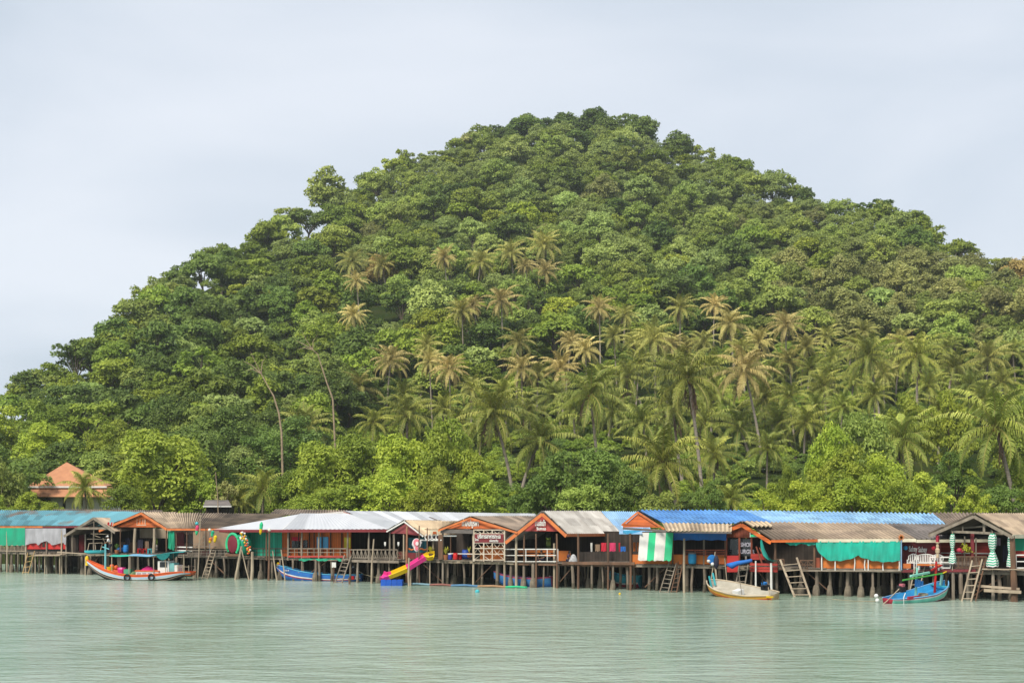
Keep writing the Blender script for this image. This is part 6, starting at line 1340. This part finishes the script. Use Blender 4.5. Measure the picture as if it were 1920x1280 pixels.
def person(label, loc, rz, J, shirt, trousers, hat=None, hair=.10):
    """J: joints in metres, facing +y; one continuous body, clothes as parts"""
    o = root("person", loc, label, "person", "people on the decks", rz, 0, True)
    V = []; E = []; Rr = []
    def ch(pts, rs, start=None):
        last = start
        for p, r in zip(pts, rs):
            V.append(p); Rr.append(r); i = len(V)-1
            if last is not None: E.append((last, i))
            last = i
        return last
    ch([J['pelvis']], [(.13, .10)]); c = ch([J['waist'], J['chest']], [(.12, .09), (.14, .10)], 0); nk = ch([J['neck']], [.055], c); hd = ch([J['jaw'], J['head'], J['top']], [(.062, .068), (.078, .092), (.055, .06)], nk)
    jj = Vector(J['head']); ch([tuple(jj + Vector((0, .095, -.03)))], [.014], hd-1)
    for s in (0, 1):
        w = ch([J['shoulder'][s], J['elbow'][s], J['wrist'][s]], [.055, .042, .028], c); W = Vector(J['wrist'][s]); d = (W - Vector(J['elbow'][s])).normalized(); sd_ = d.cross(Vector((0, 0, 1))); sd_ = sd_.normalized() if sd_.length > .1 else Vector((1, 0, 0))
        pm = ch([tuple(W + d*.06)], [(.036, .018)], w)
        for k in range(4): q = W + d*.1 + sd_*(k-1.5)*.02; ch([tuple(q), tuple(q + d*(.055-.008*abs(k-1.3)) + Vector((0, 0, -.02)))], [.010, .008], pm)
        ch([tuple(W + d*.05 - sd_*.045), tuple(W + d*.09 - sd_*.055)], [.011, .009], pm)
        ch([J['hip'][s], J['knee'][s], J['ankle'][s], J['toe'][s]], [.082, .058, .042, .032], 0)
    skinned("body", V, E, Rr, SKIN, o)
    sv = [J['waist'], J['chest'], tuple(Vector(J['neck'])*.5+Vector(J['chest'])*.5)]; r_ = [(.155, .125), (.17, .13), .085]; e_ = [(0, 1), (1, 2)]
    for s in (0, 1):
        k = len(sv); sv += [J['shoulder'][s], tuple(Vector(J['shoulder'][s]).lerp(Vector(J['elbow'][s]), .8))]; r_ += [.078, .07]; e_ += [(1, k), (k, k+1)]
    skinned("shirt", sv, e_, r_, shirt, o)
    tv = [J['pelvis']]; r_ = [(.155, .13)]; e_ = []
    for s in (0, 1):
        k = len(tv); tv += [J['hip'][s], J['knee'][s], tuple(Vector(J['knee'][s]).lerp(Vector(J['ankle'][s]), .85))]; r_ += [.105, .08, .062]; e_ += [(0, k), (k, k+1), (k+1, k+2)]
    skinned("trousers", tv, e_, r_, trousers, o)
    b = MB(); b.smooth = True; b.use(hat or HAIR); h = Vector(J['head']); b.lathe(h+Vector((0, -.015, .02)), [(.098, -.01), (.102, .05), (.08, .11), (.02, .135)], 10)
    if hat: b.lathe(h+Vector((0, .05, .03)), [(.02, .02), (.15, .015), (.15, .0), (.02, -.0)], 10)
    else: b.ball(h+Vector((0, -.05, -hair*.6)), (.085, .06, .05+hair), 9, 6)
    b.build("hat" if hat else "hair", o)
STAND = dict(pelvis=(0, 0, .93), waist=(0, .03, 1.06), chest=(0, .09, 1.28), neck=(0, .15, 1.44), jaw=(0, .19, 1.50), head=(0, .21, 1.57), top=(0, .21, 1.66), shoulder=((-.19, .11, 1.37), (.19, .11, 1.37)), elbow=((-.23, .20, 1.12), (.23, .22, 1.12)), wrist=((-.15, .42, 1.02), (.15, .42, 1.04)), hip=((-.1, 0, .86), (.1, 0, .86)), knee=((-.11, .05, .48), (.11, .03, .48)), ankle=((-.11, -.02, .08), (.12, -.03, .08)), toe=((-.12, .13, .04), (.13, .12, .04)))
SIT = dict(pelvis=(0, 0, .15), waist=(0, .02, .27), chest=(0, .08, .47), neck=(0, .13, .62), jaw=(0, .16, .67), head=(0, .18, .74), top=(0, .18, .83), shoulder=((-.19, .09, .56), (.19, .09, .56)), elbow=((-.26, .20, .34), (.26, .20, .34)), wrist=((-.12, .40, .30), (.12, .40, .28)), hip=((-.1, .03, .13), (.1, .03, .13)), knee=((-.30, .34, .24), (.30, .34, .20)), ankle=((.02, .42, .09), (-.04, .46, .08)), toe=((.12, .48, .05), (-.14, .50, .05)))
person("person in white shirt, white cap and dark trousers standing on the staging", Pz(206, 1.9, F(206)-.75), R(95), STAND, cloth_mat("white_shirt", (.78, .78, .78, 1)), C_DRK, P_WHT)
person("person in black top sitting cross-legged behind the white railing under the red gable", Pz(1017, DK, F(1017)+.75), R(150), SIT, cloth_mat("black_top", (.02, .025, .022, 1)), C_DRK)
person("person in dark purple top sitting bent over work beside the orange counter", Pz(1064, DK, F(1064)+.55), R(-100), SIT, cloth_mat("purple_top", (.06, .035, .09, 1)), C_DRK)
b = MB(); b.smooth = True; b.use(M("grey_white_net", (.50, .51, .52, 1), .9, (.30, .30, .32, 1), 7, .5)); c = Pz(1075, DK, F(1075)+.4); b.lathe(c, [(.01, 0), (.36, 0), (.38, .12), (.27, .3), (.20, .5), (.07, .62), (.01, .63)], 9, (1, .7, 1)); thing1(b, "fishing_net", "heap of pale grey net in front of the person in purple", "net")
# ------------------------------------------------------------------ thin sea haze round everything
hz = MB(); hz.box((0, 550, 98), (2420, 1420, 204)); m = bpy.data.materials.new("thin_haze"); m.use_nodes = True
m.node_tree.nodes.remove(m.node_tree.nodes["Principled BSDF"]); pv = m.node_tree.nodes.new("ShaderNodeVolumePrincipled"); pv.inputs['Color'].default_value = (.86, .92, 1, 1); pv.inputs['Density'].default_value = 0.00010; pv.inputs['Anisotropy'].default_value = .2
m.node_tree.links.new(pv.outputs[0], m.node_tree.nodes["Material Output"].inputs['Volume'])
hz.ms = [m]; ho = hz.build("haze"); ho['kind'] = 'stuff'
S.cycles.volume_bounces = 1
# ------------------------------------------------------------------ labels that single each plant out
from collections import defaultdict
_g = defaultdict(list)
for it in LABELLED: _g[it[1]].append(it)
ORD = ['first', 'second', 'third', 'fourth', 'fifth', 'sixth', 'seventh', 'eighth', 'ninth', 'tenth', 'eleventh', 'twelfth']
for stem_, its in _g.items():
    its.sort(key=lambda t: t[2])
    for k, it in enumerate(its):
        if len(its) == 1: lab = stem_
        elif len(its) == 2: lab = ('left ' if k == 0 else 'right ') + stem_
        else: lab = f"{ORD[min(k, 11)]} from left: {stem_}"
        it[0]['label'] = lab
